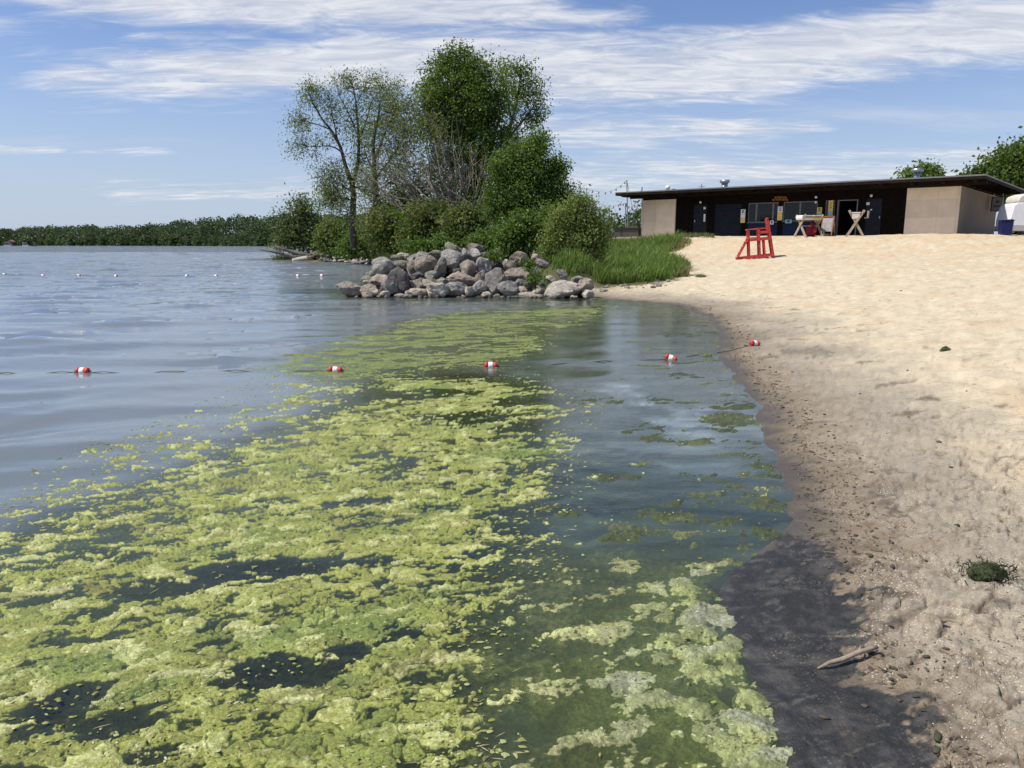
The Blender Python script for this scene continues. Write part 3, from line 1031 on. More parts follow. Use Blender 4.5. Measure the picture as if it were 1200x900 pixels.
def build_house():
    root = empty('beach_house', (B0.x, B0.y, BZ), _ang, 'long low dark brown beach house with tan end walls under a flat overhanging roof', 'building')
    DEP = 12.0
    WH = 2.55                                  # wall height under the soffit
    s_t1 = fs(791.5)
    s_t2 = fs(1060)
    # floor slab, its front edge shows as a pale line along the sand
    MB().box(-0.5, BL + 0.4, -0.55, DEP, -1.2, 0.02).build('floor_slab', M_CONC, root)
    # tan store rooms at both ends
    w = MB().box(0, s_t1, -0.05, 3.6, 0.022, 2.42).build('wall', M_TAN2, root)
    sm = fs(768, .05)
    MB().box(0.01, sm, -0.062, -0.05, 0.05, 2.40).build('wall_panel', M_TAN2, w)
    MB().box(sm + 0.012, s_t1 - 0.01, -0.066, -0.05, 0.05, 2.41).build('wall_panel', M_TAN, w)
    w = MB().box(s_t2, BL, 0.0, DEP, 0.022, 2.5).build('wall', M_TAN, root)
    # front boards of the right store: two broad panels, a rail line between upper and lower
    sm = fs(1097)
    for a, b in ((s_t2 + .01, sm - .01), (sm + .01, BL - 0.09)):
        MB().box(a, b, -0.016, -0.001, 0.05, 0.92).build('wall_panel', M_TAN, w)
        MB().box(a, b, -0.016, -0.001, 0.935, 1.86).build('wall_panel', M_TAN2, w)
        MB().box(a, b, -0.016, -0.001, 1.875, 2.48).build('wall_panel', M_TAN, w)
    MB().box(BL - 0.08, BL + 0.035, -0.035, 0.10, 0.024, 2.49).build('corner_board', M_TAN2, w)
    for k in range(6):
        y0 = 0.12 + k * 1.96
        MB().box(BL + 0.001, BL + 0.016, y0, y0 + 1.945, 0.05, 2.48).build('wall_panel', M_TAN_SHADE, w)
    # header boarding above the openings
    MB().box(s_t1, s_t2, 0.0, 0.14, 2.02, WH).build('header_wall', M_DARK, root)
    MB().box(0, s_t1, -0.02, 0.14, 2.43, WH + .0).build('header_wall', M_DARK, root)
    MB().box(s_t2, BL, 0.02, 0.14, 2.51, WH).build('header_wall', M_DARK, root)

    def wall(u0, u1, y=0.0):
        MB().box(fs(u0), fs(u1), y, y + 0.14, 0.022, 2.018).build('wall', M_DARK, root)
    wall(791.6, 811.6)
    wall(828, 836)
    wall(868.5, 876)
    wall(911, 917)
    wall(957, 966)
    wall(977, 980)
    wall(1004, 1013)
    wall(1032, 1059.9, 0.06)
    # doors
    d1 = MB().box(fs(811.6) + .01, fs(828) - .01, 0.05, 0.10, 0.03, 2.01).build('door', M_BLUEGREY, root)
    MB().box(fs(813.5), fs(814.5), 0.0, 0.05, 0.92, 1.06).build('handle', M_METAL, d1)
    MB().box(fs(823.5), fs(826), 0.03, 0.048, 1.72, 1.86).build('notice', M_WHITE, d1)
    MB().box(fs(824), fs(826), 0.03, 0.048, 0.95, 1.42).build('notice', M_WHITE, d1)
    d2 = MB().box(fs(1013) + .01, fs(1032) - .01, 0.05, 0.10, 0.03, 2.01).build('door', M_BLUEGREY, root)
    MB().box(fs(1029.5), fs(1030.5), 0.0, 0.05, 0.92, 1.06).build('handle', M_METAL, d2)
    MB().box(fs(1013.3), fs(1017), 0.03, 0.048, 1.68, 1.82).build('notice', M_WHITE, d2)
    MB().box(fs(1018.5), fs(1020.5), 0.03, 0.048, 1.38, 1.45).build('notice', M_WHITE, d2)
    # roll-up shutter: curved slats, built one by one
    s0, s1 = fs(836) + .01, fs(868.5) - .01
    sh = MB().box(s0, s1, 0.09, 0.11, 0.03, 2.01).build('roller_shutter', M_NAVY, root)
    for k in range(14):
        z0 = 0.04 + k * 0.14
        MB().prism([(0.0, z0), (-0.022, z0 + .03), (-0.028, z0 + .07), (-0.022, z0 + .105), (0.0, z0 + 0.132)], s0, s1)
        mb = MB()
        o = [(0.089, z0), (0.066, z0 + .03), (0.060, z0 + .07), (0.066, z0 + .105), (0.089, z0 + .132)]
        vs = [(s0, y, z) for y, z in o] + [(s1, y, z) for y, z in o]
        mb.add(vs, [(i, i + 1, i + 6, i + 5) for i in range(4)] + [(4, 3, 2, 1, 0), (5, 6, 7, 8, 9)])
        mb.build('slat', M_BLUEGREY, sh)

    # counters and windows
    def window(u0, u1, sill, mull, top=2.0, lowmat=M_NAVY):
        a, b = fs(u0), fs(u1)
        MB().box(a, b, 0.02, 0.10, 0.024, sill).build('counter_front', lowmat, root)
        MB().box(a, b, -0.10, 0.10, sill + .003, sill + .045).build('counter_top', M_GREYFRAME, root)
        wn = MB()
        t = 0.05
        z0, z1 = sill + .05, top
        wn.box(a + .003, a + t, 0.03, 0.09, z0, z1).box(b - t, b - .003, 0.03, 0.09, z0, z1)
        wn.box(a + t, b - t, 0.03, 0.09, z1 - t, z1).box(a + t, b - t, 0.03, 0.09, z0, z0 + t)
        win = wn.build('window', M_GREYFRAME, root)
        xs = [a + t]
        for q in mull:
            m0 = fs(q)
            MB().box(m0 - .05, m0 + .05, 0.035, 0.085, z0 + t, z1 - t).build('mullion', M_GREYFRAME, win)
            xs += [m0 - .05, m0 + .05]
        xs.append(b - t)
        for i in range(0, len(xs), 2):
            MB().box(xs[i], xs[i + 1], 0.056, 0.062, z0 + t, z1 - t).build('pane', M_GLASS, win)
    window(876, 911, 0.80, (885.5, 905))
    window(917, 957, 0.84, (936.5,))
    window(966, 977, 0.05, ())
    # open doorway with its jambs
    a, b = fs(980), fs(1004)
    MB().box(a, a + .06, -0.02, 0.16, 0.024, 2.0).box(b - .06, b, -0.02, 0.16, 0.024, 2.0).box(a + .06, b - .06, -0.02, 0.16, 1.95, 2.0).build('door_frame', M_GREYFRAME, root)
    # inside: back wall, partitions, shelves seen dimly
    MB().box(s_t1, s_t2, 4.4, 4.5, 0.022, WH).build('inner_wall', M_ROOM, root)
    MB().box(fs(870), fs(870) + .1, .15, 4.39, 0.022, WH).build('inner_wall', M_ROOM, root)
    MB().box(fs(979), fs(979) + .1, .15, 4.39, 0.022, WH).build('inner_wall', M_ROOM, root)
    MB().box(fs(893), fs(897), 3.6, 4.38, 0.03, 1.8).build('fridge', simple_mat('cream_enamel', (0.4, 0.38, 0.34), 0.5), root)
    MB().box(fs(899), fs(910), 3.9, 4.38, 0.03, 1.5).build('shelf_unit', simple_mat('dark_red_shelf', (0.2, 0.03, 0.03), 0.6), root)
    MB().box(fs(945), fs(958), 2.4, 3.0, 0.03, 1.3).build('shelf_unit', simple_mat('steel_blue_shelf', (0.10, 0.14, 0.24), 0.6), root)
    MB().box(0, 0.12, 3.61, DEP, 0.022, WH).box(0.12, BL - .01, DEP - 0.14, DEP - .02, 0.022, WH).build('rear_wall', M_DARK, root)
    # signs fixed to the front
    def sign(u0, u1, v0, v1, bands, y=-0.03):
        a, z1 = FB(u0, v0)
        b, z0 = FB(u1, v1)
        bd = MB().box(a, b, y, y + 0.022, z0, z1).build('notice_board', bands[0][2], root)
        for f0, f1, mt in bands:
            za, zb = z1 - (z1 - z0) * f0, z1 - (z1 - z0) * f1
            MB().box(a + .005, b - .005, y - .006, y - .002, zb + .012, za - .012).build('sheet', mt, bd)
        # print on the top sheet
        zt, zh = z1 - (z1 - z0) * bands[0][0], (z1 - z0) * (bands[0][1] - bands[0][0])
        mb = MB()
        for k in range(3):
            zz = zt - zh * (0.25 + 0.22 * k)
            mb.box(a + (b - a) * .25, a + (b - a) * (.78 - .12 * (k % 2)), y - .010, y - .007, zz - .02, zz + .02)
        mb.build('print', M_INK, bd)['kind'] = 'stuff'
    sign(868.6, 873, 245.3, 261, [(0, .36, M_WHITE), (.36, .64, M_WHITE), (.64, 1, M_YELLOW)])
    sign(911.9, 916.6, 242, 258, [(0, .42, M_WHITE), (.42, .66, M_YELLOW), (.66, 1, M_YELLOW)])
    sign(958, 962.5, 243, 259.3, [(0, .38, M_YELLOW), (.38, .62, M_TEAL), (.62, 1, M_WHITE)])
    sign(971.5, 975.8, 235, 253, [(0, .68, M_YELLOW), (.68, 1, M_TEAL)], -0.05)
    sign(903.5, 907.5, 258.5, 263, [(0, 1, M_WHITE)], -0.14)
    sign(921.5, 928.5, 257.5, 261.5, [(0, 1, M_TEAL)], -0.14)
    # two lines of raised orange letters, arched, on the header
    mb = MB()
    for (u0, u1, vc, n) in ((908, 923, 231.7, 11), (905, 923.5, 234.4, 13)):
        for k in range(n):
            u = u0 + (u1 - u0) * (k + .5) / n
            arch = -0.5 * (1 - ((k + .5) / n * 2 - 1) ** 2)
            s, z = FB(u, vc + arch)
            hgt, wd = 0.055, 0.032
            mb.box(s - wd, s - wd + .018, -0.03, -0.002, z - hgt, z + hgt)
            if k % 3 != 1:
                mb.box(s - wd + .018, s + wd, -0.03, -0.002, z + hgt - .02, z + hgt)
            if k % 2:
                mb.box(s - wd + .018, s + wd - .01, -0.03, -0.002, z - .01, z + .01)
            if k % 4 != 2:
                mb.box(s + wd - .018, s + wd, -0.03, -0.002, z - hgt, z + hgt * (.2 if k % 3 else .95) - .021)
    mb.build('raised_lettering', M_ORANGE, root)['kind'] = 'stuff'
    # bulkhead lamps under the eave
    for u, v in ((821, 237), (956.5, 231), (1021.2, 229.3), (956.3, 237)):
        s, z = FB(u, v, .1)
        lm = MB().tube([(s, 0.0, z), (s, -0.10, z)], [.05, .05], 10).build('wall_lamp', M_GREYFRAME, root)
        MB().tube([(s, -0.10, z), (s, -0.16, z), (s, -0.19, z)], [.075, .07, .03], 10).build('lamp_globe', M_WHITE, lm, True)
    # roof: deep flat slab on exposed beams
    f, e = 1.35, 1.25                          # overhang in front and at the ends
    zr = WH + 0.30
    roof = MB().box(-e, BL + e, -f, DEP + .9, zr, zr + 0.07).build('roof', M_ROOF, root)
    MB().box(-e, BL + e, -f - 0.04, -f - .001, zr - 0.14, zr + 0.05).build('fascia', M_FASCIA, roof)
    MB().box(BL + e + .001, BL + e + 0.04, -f - .04, DEP + .94, zr - 0.14, zr + 0.05).build('fascia', M_FASCIA, roof)
    MB().box(-e - 0.04, -e - .001, -f - .04, DEP + .94, zr - 0.14, zr + 0.05).build('fascia', M_FASCIA, roof)
    MB().box(-e - .05, BL + e + .05, -f - 0.055, -f - .042, zr + 0.012, zr + 0.085).build('drip_edge', M_GREYFRAME, roof)
    MB().box(BL + e + .042, BL + e + .055, -f - .055, DEP + .95, zr + 0.012, zr + 0.085).build('drip_edge', M_GREYFRAME, roof)
    MB().box(-0.75, BL + e - .02, -0.42, -0.26, WH - 0.03, zr - .002).build('beam', M_FASCIA, roof)
    MB().box(-0.02, BL + .02, -0.02, DEP - .2, WH + .002, zr - .004).build('ceiling', M_FASCIA, roof)
    n = 15
    for k in range(n):
        s = -0.8 + (BL + 1.6) * k / (n - 1)
        MB().box(s - .05, s + .05, -f + .01, -0.43, WH + .06, zr - .002).build('rafter', M_FASCIA, roof)
    for k in range(7):
        y = 0.6 + k * 1.8
        MB().box(BL + .03, BL + e - .01, y - .05, y + .05, WH + .03, zr - .002).build('rafter', M_FASCIA, roof)
    # roof furniture
    def on_roof(u, v, t):
        return FB(u, v, -t)
    s, z = on_roof(849, 222, 3.0)
    zt = on_roof(849, 211, 3.0)[1]
    vp = MB().tube([(s, 3.0, zr), (s, 3.0, zt - .22)], .20, 14).build('vent_pipe', M_METAL, roof, True)
    MB().tube([(s, 3.0, zt - .22), (s, 3.0, zt - .12), (s, 3.0, zt)], [.24, .34, .30], 14).build('vent_cap', M_METAL, vp, True)
    s, z = on_roof(1074, 210, 3.2)
    zt = on_roof(1074, 197, 3.2)[1]
    vp = MB().tube([(s, 3.2, zr), (s, 3.2, zt - .25)], .17, 14).build('vent_pipe', M_METAL, roof, True)
    MB().tube([(s, 3.2, zt - .25), (s, 3.2, zt - .2), (s, 3.2, zt - .06), (s, 3.2, zt)], [.2, .34, .32, .1], 14).build('vent_cap', M_METAL, vp, True)
    s, z = on_roof(782.5, 219.5, 2.0)
    dm = MB().tube([(s, 2.0, zr), (s, 2.0, z - .1)], .03, 6).build('antenna_mast', M_METAL, roof)
    MB().tube([(s, 2, z - .16), (s, 2, z - .10), (s, 2, z + .02), (s, 2, z + .1), (s, 2, z + .15)], [.09, .16, .17, .12, .03], 12).build('antenna_dome', M_WHITE, dm, True)
    MB().box(s + .35, s + .55, 1.9, 2.1, zr + .07, z - .12).box(s + .62, s + 1.1, 1.85, 2.15, zr + .07, zr + .2).build('junction_box', M_GREYFRAME, roof)
    s, z = on_roof(822, 219, 3.0)
    MB().tube([(s, 3, zr), (s, 3, z + .2)], .03, 6).box(s - .2, s + .22, 2.97, 3.03, z, z + .04).build('antenna_mast', M_METAL, roof)
    return root


build_house()

# sign hung on two short chains under the right-hand eave
def build_hung_sign():
    p = at(1169, 239, 47.5)
    root = empty('hanging_sign', p, _ang + R(90) - R(22) - R(90), 'weathered white sign with dark print hanging at the right end of the beach house', 'sign')
    k = px_at(47.5)
    bd = MB().box(-6.0 * k, 6.0 * k, -.03, .03, -7.4 * k, 7.4 * k).build('sign_board', simple_mat('weathered_white', (0.42, 0.41, 0.38), 0.7, 0.1, 5), root, bevel=.008)
    mb = MB()
    mb.box(-6.2 * k, 6.2 * k, -.04, .04, 7.4 * k + .002, 8.1 * k).box(-6.2 * k, 6.2 * k, -.04, .04, -8.1 * k, -7.4 * k - .002)
    mb.box(-7.0 * k, -6.0 * k - .002, -.045, .045, -8.1 * k, 8.1 * k)
    mb.build('sign_frame', M_INK, root)
    mb = MB()
    for (z, w, n) in ((2.6, 2.0, 5), (-2.4, 4.4, 9)):
        for i in range(n):
            x = (-w + 2 * w * (i + .5) / n) * k + .3 * k
            mb.box(x - .3 * k, x + .25 * k, -.036, -.032, (z - 1.2) * k, (z + 1.2 - .4 * (i % 2)) * k)
    mb.build('print', M_INK, root)['kind'] = 'stuff'
    for x in (-5, 5):
        MB().tube([(x * k, 0, 8.1 * k), (x * k, 0, 11.5 * k)], .012, 5).build('chain', M_METAL, root)


build_hung_sign()

# ================================================================== red lifeguard chair
M_RED = simple_mat('red_paint', (0.42, 0.040, 0.034), 0.65, 0.38, 7, 0.003)
M_PINKWORN = simple_mat('worn_pale_red_edge', (0.62, 0.36, 0.31), 0.65, 0.15, 7)


def build_chair():
    foot = at(885, 300.5, 37.0)
    z0 = hz(foot.x, foot.y)
    root = empty('lifeguard_chair', (foot.x, foot.y, z0), R(180 + 7), 'red painted wooden lifeguard chair with ladder front standing on the sand', 'lifeguard chair')
    k = 37.0 / FPX / 0.93
    root.rotation_euler = (0, R(5), R(167))
    # local +x = front (towards the lake); profile measured from the photograph
    W = 0.46
    deck, arm, top = 1.14, 1.62, 2.10
    xr, xm, xf, xt = -0.95, -0.22, 0.33, 1.02
    root.scale = (.86, .86, .87)
    for sgn in (-1, 1):
        y = sgn * W
        mb = lambda: MB()
        MB().bar((xr, y, -.15), (xr + .26, y, top - .12), .12, .13, (0, 1, 0)).build('post', M_RED, root)
        MB().bar((xm, y, -.1), (xm, y, arm - .03), .11, .12, (0, 1, 0)).build('post', M_RED, root)
        MB().bar((xm - .28, y, .1), (xm - .24, y, deck - .06), .08, .10, (0, 1, 0)).build('post', M_RED, root)
        MB().bar((xf, y, -.1), (xf, y, arm - .03), .11, .12, (0, 1, 0)).build('post', M_RED, root)
        MB().bar((xt + .05, y - .0, -.06), (xf + .02, y, deck), .08, .30, (0, 1, 0)).build('stringer', M_RED, root)
        MB().bar((xr - .02, y + sgn * .075, .16), (xt - .06, y + sgn * .075, .10), .05, .15).build('base_rail', M_RED, root)
        MB().bar((xr + .14, y + sgn * .07, deck - .09), (xf + .10, y + sgn * .07, deck - .09), .045, .17).build('deck_rail', M_RED, root)
        MB().bar((xr + .18, y, arm + .0), (xf + .09, y, arm - .01), .14, .05).build('arm_rest', M_PINKWORN if sgn < 0 else M_RED, root)
        MB().bar((xr + .20, y + sgn * .06, 1.40), (xm, y + sgn * .06, 1.40), .04, .13).build('seat_rail', M_RED, root)
    for i in range(4):
        t = (i + .7) / 4.3
        x, z = xt + .05 + (xf - xt) * t, deck * t
        MB().box(x - .07, x + .10, -W + .036, W - .036, z - .02, z + .025).build('tread', M_PINKWORN, root)
    for i in range(5):
        x0 = xm + .02 + i * .13
        MB().box(x0, x0 + .12, -W - .03, W + .03, deck + .002, deck + .04).build('deck_board', M_PINKWORN if i == 4 else M_RED, root)
    for i in range(4):
        x0 = xr + .26 + i * .125
        MB().box(x0, x0 + .115, -W + .04, W - .04, 1.47, 1.505).build('seat_board', M_RED, root)
    for i in range(4):
        z = 1.56 + i * .155
        x = xr + .26 * (z + .15) / (top + .03) + .05
        MB().bar((x, -W - .03, z), (x, W + .03, z), .03, .145).build('back_board', M_RED, root)
    MB().prism([(xr + .20, 1.95), (xr + .30, 1.95), (xr + .32, 2.08), (xr + .28, 2.16), (xr + .22, 2.12)], -.34, .34).build('head_board', M_RED, root)
    MB().box(xr - .03, xr + .06, -W + .05, W - .05, .08, .24).build('cross_rail', M_RED, root)


build_chair()

# ================================================================== cross-legged wooden racks
M_OLDWOOD = simple_mat('weathered_grey_wood', (0.34, 0.275, 0.205), 0.85, 0.25, 9, 0.003)


def build_rack(name, label, u, v, depth, rz, L, span, hgt):
    p = at(u, v, depth)
    root = empty(name, (p.x, p.y, hz(p.x, p.y)), rz, label, 'wooden rack', 'cross-legged wooden racks before the beach house')
    for x in (0, L):
        for sgn in (-1, 1):
            MB().bar((x + sgn * .025, -sgn * span / 2, -.06), (x + sgn * .025, sgn * span * .42, hgt), .12, .05, (1, 0, 0)).build('leg', M_OLDWOOD, root)
    MB().bar((-.06, 0, hgt * .50), (L + .06, 0, hgt * .50), .07, .05).build('beam', M_OLDWOOD, root)
    for sgn in (-1, 1):
        MB().bar((-.10, sgn * span * .34, hgt * .9), (L + .10, sgn * span * .34, hgt * .9), .035, .10).build('rail', M_OLDWOOD, root)
    return root, p


rk1, rp1 = build_rack('wooden_rack', 'cross-legged wooden rack holding a white and yellow board, left one by the windows', 937, 281, 44.0, R(18), 1.15, 1.0, 1.22)
rk2, rp2 = build_rack('wooden_rack', 'cross-legged wooden rack seen end on with a white tub in its fork', 1001.5, 279, 42.3, R(66), 0.75, 0.9, 1.38)


def build_rack_loads():
    z = hz(rp1.x, rp1.y)
    e = empty('padded_board', (rp1.x, rp1.y, z + 0.98), R(18), 'white and pale yellow board lying in the left wooden rack', 'board')
    MB().prism([(-.12, -.04), (.62, -.04), (.66, .05), (.60, .21), (-.10, .21), (-.16, .08)], -.26, .26).build('white_end', M_WHITE, e, bevel=.02)
    MB().prism([(.665, -.03), (1.2, -.03), (1.24, .06), (1.18, .22), (.66, .21)], -.24, .24).build('yellow_end', simple_mat('pale_yellow', (0.62, 0.60, 0.20), 0.6), e, bevel=.02)
    M_DR = simple_mat('dark_red_cloth', (0.22, 0.018, 0.025), 0.8, 0.25, 8, 0.01)
    e = empty('red_bundle', (rp1.x + .75, rp1.y + .35, hz(rp1.x + .75, rp1.y + .35)), R(10), 'dark red bundle slumped under the left wooden rack', 'bundle')
    MB().tube([(0, 0, .02), (.01, 0, .16), (-.02, 0, .42), (.02, .02, .66), (0, 0, .80)], [.20, .27, .25, .17, .05], 12).build('sack', M_DR, e, True)
    MB().tube([(.02, -.24, .22), (.03, -.29, .34), (.02, -.27, .50)], [.06, .13, .05], 10).build('pocket', simple_mat('bright_red_cloth', (0.42, 0.03, 0.035), 0.7), e, True)
    MB().tube([(0, 0, .78), (.06, 0, .92), (.0, 0, 1.0)], .02, 6).build('strap', M_DR, e, True)
    MB().bar((-.12, .0, .03), (-.20, -.1, -.02), .05, .04).bar((.16, -.05, .03), (.18, -.16, -.02), .05, .04).build('foot', M_INK, e)
    z = hz(rp2.x, rp2.y)
    e = empty('white_tub', (rp2.x + .12, rp2.y + .3, z + .92), R(66), 'white plastic tub sitting in the fork of the right wooden rack', 'tub')
    M_TUB = simple_mat('pinkish_white_plastic', (0.70, 0.62, 0.58), 0.45, 0.04)
    MB().prism([(-.36, 0), (.36, 0), (.40, .30), (-.40, .30)], -.19, .19).build('tub_body', M_TUB, e, bevel=.02)
    MB().prism([(-.42, .303), (.42, .303), (.42, .345), (-.42, .345)], -.22, .22).build('rim', M_TUB, e, bevel=.008)
    e = empty('upright_paddle', (rp2.x + .62, rp2.y - .02, z + .98), R(30), 'pale upright stick end standing at the right arm of the end-on rack', 'paddle')
    MB().bar((0, 0, 0), (.02, 0, .36), .09, .07).build('shaft', M_OLDWOOD, e)
    MB().bar((-.26, 0, -.02), (.04, 0, -.0), .06, .06).build('bracket', M_OLDWOOD, e)


build_rack_loads()


# A-frame poster board by the doorway
def build_poster():
    s, z = FB(970, 272, .55)
    o = np.array([B0.x, B0.y]) + BD * s - BN * .55
    e = empty('poster_stand', (o[0], o[1], BZ + .02), _ang, 'small wooden sandwich board with a grey poster beside the dark doorway', 'poster stand')
    for sgn in (-1, 1):
        fr = MB()
        for x in (-.30, .30):
            fr.bar((x, sgn * .30, 0), (x, sgn * .04, 1.05), .05, .03, (0, 1, 0))
        fr.bar((-.33, sgn * .035, 1.06), (.33, sgn * .035, 1.06), .05, .05)
        fr.build('leg_frame', simple_mat('orange_wood', (0.32, 0.12, 0.05), .6) if sgn < 0 else M_OLDWOOD, e)
        MB().bar((0, sgn * .262, .22), (0, sgn * .065, .98), .54, .02, (0, 1, 0)).build('poster', simple_mat('faded_poster', (0.30, 0.29, 0.29), .7, .25, 7), e)


build_poster()

# ================================================================== van, bin, store box, masts
def build_van():
    p = at(1184, 273, 40.0)
    rz = R(-7)
    root = empty('white_camper_van', (p.x, p.y, hz(p.x, p.y)), rz, 'white camper van with a cream roof pod parked right of the beach house', 'van')
    root.scale = (.74, .74, .74)
    k = px_at(47.0)
    body = [(-.1, .42), (5.2, .42), (5.2, 1.9), (4.9, 2.18), (.25, 2.18), (.05, 2.0), (-.12, 1.0)]
    MBW = simple_mat('white_van_paint', (0.74, 0.75, 0.76), 0.3, 0.03, 3, 0, 0.5)
    b = MB().prism(body, 0, 2.0).build('body', MBW, root, bevel=.05)
    MB().prism([(-.16, .26), (5.25, .26), (5.25, .66), (5.1, .70), (.1, .70), (-.14, .64)], -.05, 2.05).build('lower_skirt', simple_mat('grey_skirt', (0.42, 0.41, 0.40), .5), root, bevel=.04)
    MB().prism([(.35, 2.22), (5.1, 2.22), (5.1, 2.62), (4.8, 2.82), (.9, 2.80), (.42, 2.62), (.32, 2.36)], .08, 1.92).build('roof_pod', simple_mat('cream_plastic', (0.60, 0.575, 0.51), .5), root, bevel=.06)
    MB().prism([(.95, 1.98), (5.21, 1.98), (5.21, 2.19), (1.35, 2.17)], -.012, -.001).build('blue_stripe', simple_mat('blue_trim', (0.03, 0.07, 0.22), .4), b)
    hatch = MB()
    hatch.box(.80, 3.0, -.03, -.002, 1.74, 1.79).box(.80, .85, -.03, -.002, .98, 1.739).box(.80, 1.05, -.03, -.002, .94, .979).box(2.95, 3.0, -.03, -.002, .94, 1.739)
    hatch.build('hatch_frame', M_GREYFRAME, root)
    MB().box(.86, 2.94, -.02, -.004, 1.0, 1.735).build('hatch', MBW, root)
    M_LOGO = simple_mat('red_print', (0.60, 0.06, 0.06), .5)
    mb = MB()
    cx, cz = 1.62, 1.30
    for i in range(10):
        a0, a1 = 2 * math.pi * i / 10, 2 * math.pi * (i + .75) / 10
        for (ra, rb) in ((.30, .42),):
            vs = [(cx + math.cos(a) * r, yy, cz + math.sin(a) * r) for yy in (-.032, -.022) for (a, r) in ((a0, ra), (a0, rb), (a1, rb), (a1, ra))]
            mb.add(vs, [(0, 1, 2, 3), (7, 6, 5, 4), (0, 4, 5, 1), (1, 5, 6, 2), (2, 6, 7, 3), (3, 7, 4, 0)])
    mb.box(cx - .2, cx + .2, -.033, -.023, cz - .05, cz + .07)
    mb.build('round_red_logo', M_LOGO, root)
    MB().box(.0, .02, .1, .3, .9, 1.06).box(-.05, 0.0, -.055, -.02, 1.02, 1.10).build('tail_light', simple_mat('red_lens', (0.5, .02, .02), .3), root)
    for x in (1.0, 4.2):
        for y in (.1, 1.9):
            wh = MB().tube([(x, y - .11, .34), (x, y + .11, .34)], .34, 20).build('wheel', M_INK, root)
            MB().tube([(x, y - .12, .34), (x, y + .12, .34)], .19, 14).build('rim', M_METAL, wh)


build_van()


def build_bin():
    p = at(1177.5, 274, 38.6)
    e = empty('blue_bin', (p.x, p.y, hz(p.x, p.y)), R(-12), 'dark blue wheeled rubbish bin standing in front of the white van', 'bin')
    e.scale = (.60, .60, .80)
    M = simple_mat('dark_blue_plastic', (0.008, 0.011, 0.075), .4, .1)
    MB().prism([(-.40, .06), (.40, .06), (.46, .90), (-.46, .90)], -.35, .35).build('bin_body', M, e, bevel=.03)
    MB().prism([(-.50, .905), (.50, .905), (.50, .95), (.3, 1.01), (-.45, .97)], -.40, .38).build('lid', M, e, bevel=.015)
    for x in (-.3, .3):
        MB().tube([(x - .04, .3, .1), (x + .04, .3, .1)], .1, 12).build('wheel', M_INK, e)
    MB().bar((-.35, .42, .86), (.35, .42, .86), .04, .04).build('handle', M, e)


build_bin()


def build_storebox():
    p = at(737, 277.5, 58)
    z = hz(p.x, p.y)
    zb = at(737, 277.5, 58).z
    e = empty('store_box', (p.x, p.y, min(z, zb)), R(-12), 'low grey storage box with a dark lid left of the beach house', 'storage box')
    k = px_at(58)
    M = simple_mat('dark_grey_sheet', (0.085, 0.082, 0.085), .6, .1, 4)
    lift = zb - min(z, zb)
    MB().box(-17 * k, 11 * k, -.6, .6, -.1, lift + 8 * k).build('box_body', M, e)
    MB().box(-18 * k, 11.5 * k, -.65, .65, lift + 8 * k + .003, lift + 10 * k).build('lid', M_INK, e)
    MB().box(11 * k + .003, 14 * k, -.5, .55, -.1, lift + 10.5 * k).build('end_locker', M_INK, e)
    MB().prism([(-2 * k, 0), (9 * k, 0), (8 * k, 1.4 * k), (-1 * k, 1.4 * k)], -.4, .4).build('folded_cover', simple_mat('grey_brown_tarp', (.17, .15, .13), .8), e, loc=(0, 0, lift + 10 * k + .002))
    MB().bar((-8 * k, -.605, .0), (-8 * k, -.605, lift + 7.8 * k), .05, .02).build('strut', M_INK, e)


build_storebox()


def build_masts():
    """thin masts with a drooping wire hung with small lamps, behind the beach house"""
    M = simple_mat('grey_mast', (.20, .21, .23), .5)
    dep = 66
    top = {}
    for i, (u0, v0, u1, v1) in enumerate(((736.5, 278, 734.5, 211), (734, 279, 733, 238), (751.5, 279, 752.5, 219))):
        a, b = at(u0, v0, dep), at(u1, v1, dep)
        z = hz(a.x, a.y)
        lab = ('tallest thin grey mast with a drooping lamp wire left of the beach house', 'short thin mast under the tallest one left of the beach house',
               'thin grey mast rising behind the left eave of the beach house')[i]
        e = empty('lamp_mast', (a.x, a.y, z), 0, lab, 'mast', 'thin masts behind the beach house')
        MB().tube([(0, 0, -.2), (b.x - a.x, b.y - a.y, b.z - z)], [.06, .045], 6).build('pole', M, e)
        if i != 1:
            MB().tube([(b.x - a.x, 0, b.z - z), (b.x - a.x + 1.6 * (1 if i == 0 else -.9), .4, b.z - z - 6.5)], .02, 5).build('stay', M, e)
        top[i] = b

    def string(name, pts, n, label):
        P = [at(u, v, dep) for u, v in pts]
        o = P[0]
        e = empty(name, o, 0, label, 'lamp string', 'lamp wires strung between the masts')
        L = [p - o for p in P]
        MB().tube(L, .012, 4).build('wire', M, e)
        for i in range(n):
            t = (i + .5) / n * (len(L) - 1)
            q = L[int(t)].lerp(L[int(t) + 1], t - int(t))
            MB().tube([q, q - Vector((0, 0, .10)), q - Vector((0, 0, .2))], [.03, .06, .02], 5).build('lamp', M_GREYFRAME, e)
    string('lamp_string', [(668, 217), (680, 219.5), (690, 222), (700, 224.5), (711, 225.5), (720, 222.5), (728, 217), (734.5, 211)], 10, 'wire of small lamps sagging from the trees to the tallest mast')
    string('lamp_string', [(733, 238), (736, 241.5), (740, 242.8), (744, 240), (750, 232), (752.4, 224)], 6, 'short looped wire of lamps between the short mast and the eave')
    string('lamp_string', [(706, 246), (714, 243), (724, 240), (733, 238)], 5, 'faint wire of lamps running left from the short mast')


build_masts()

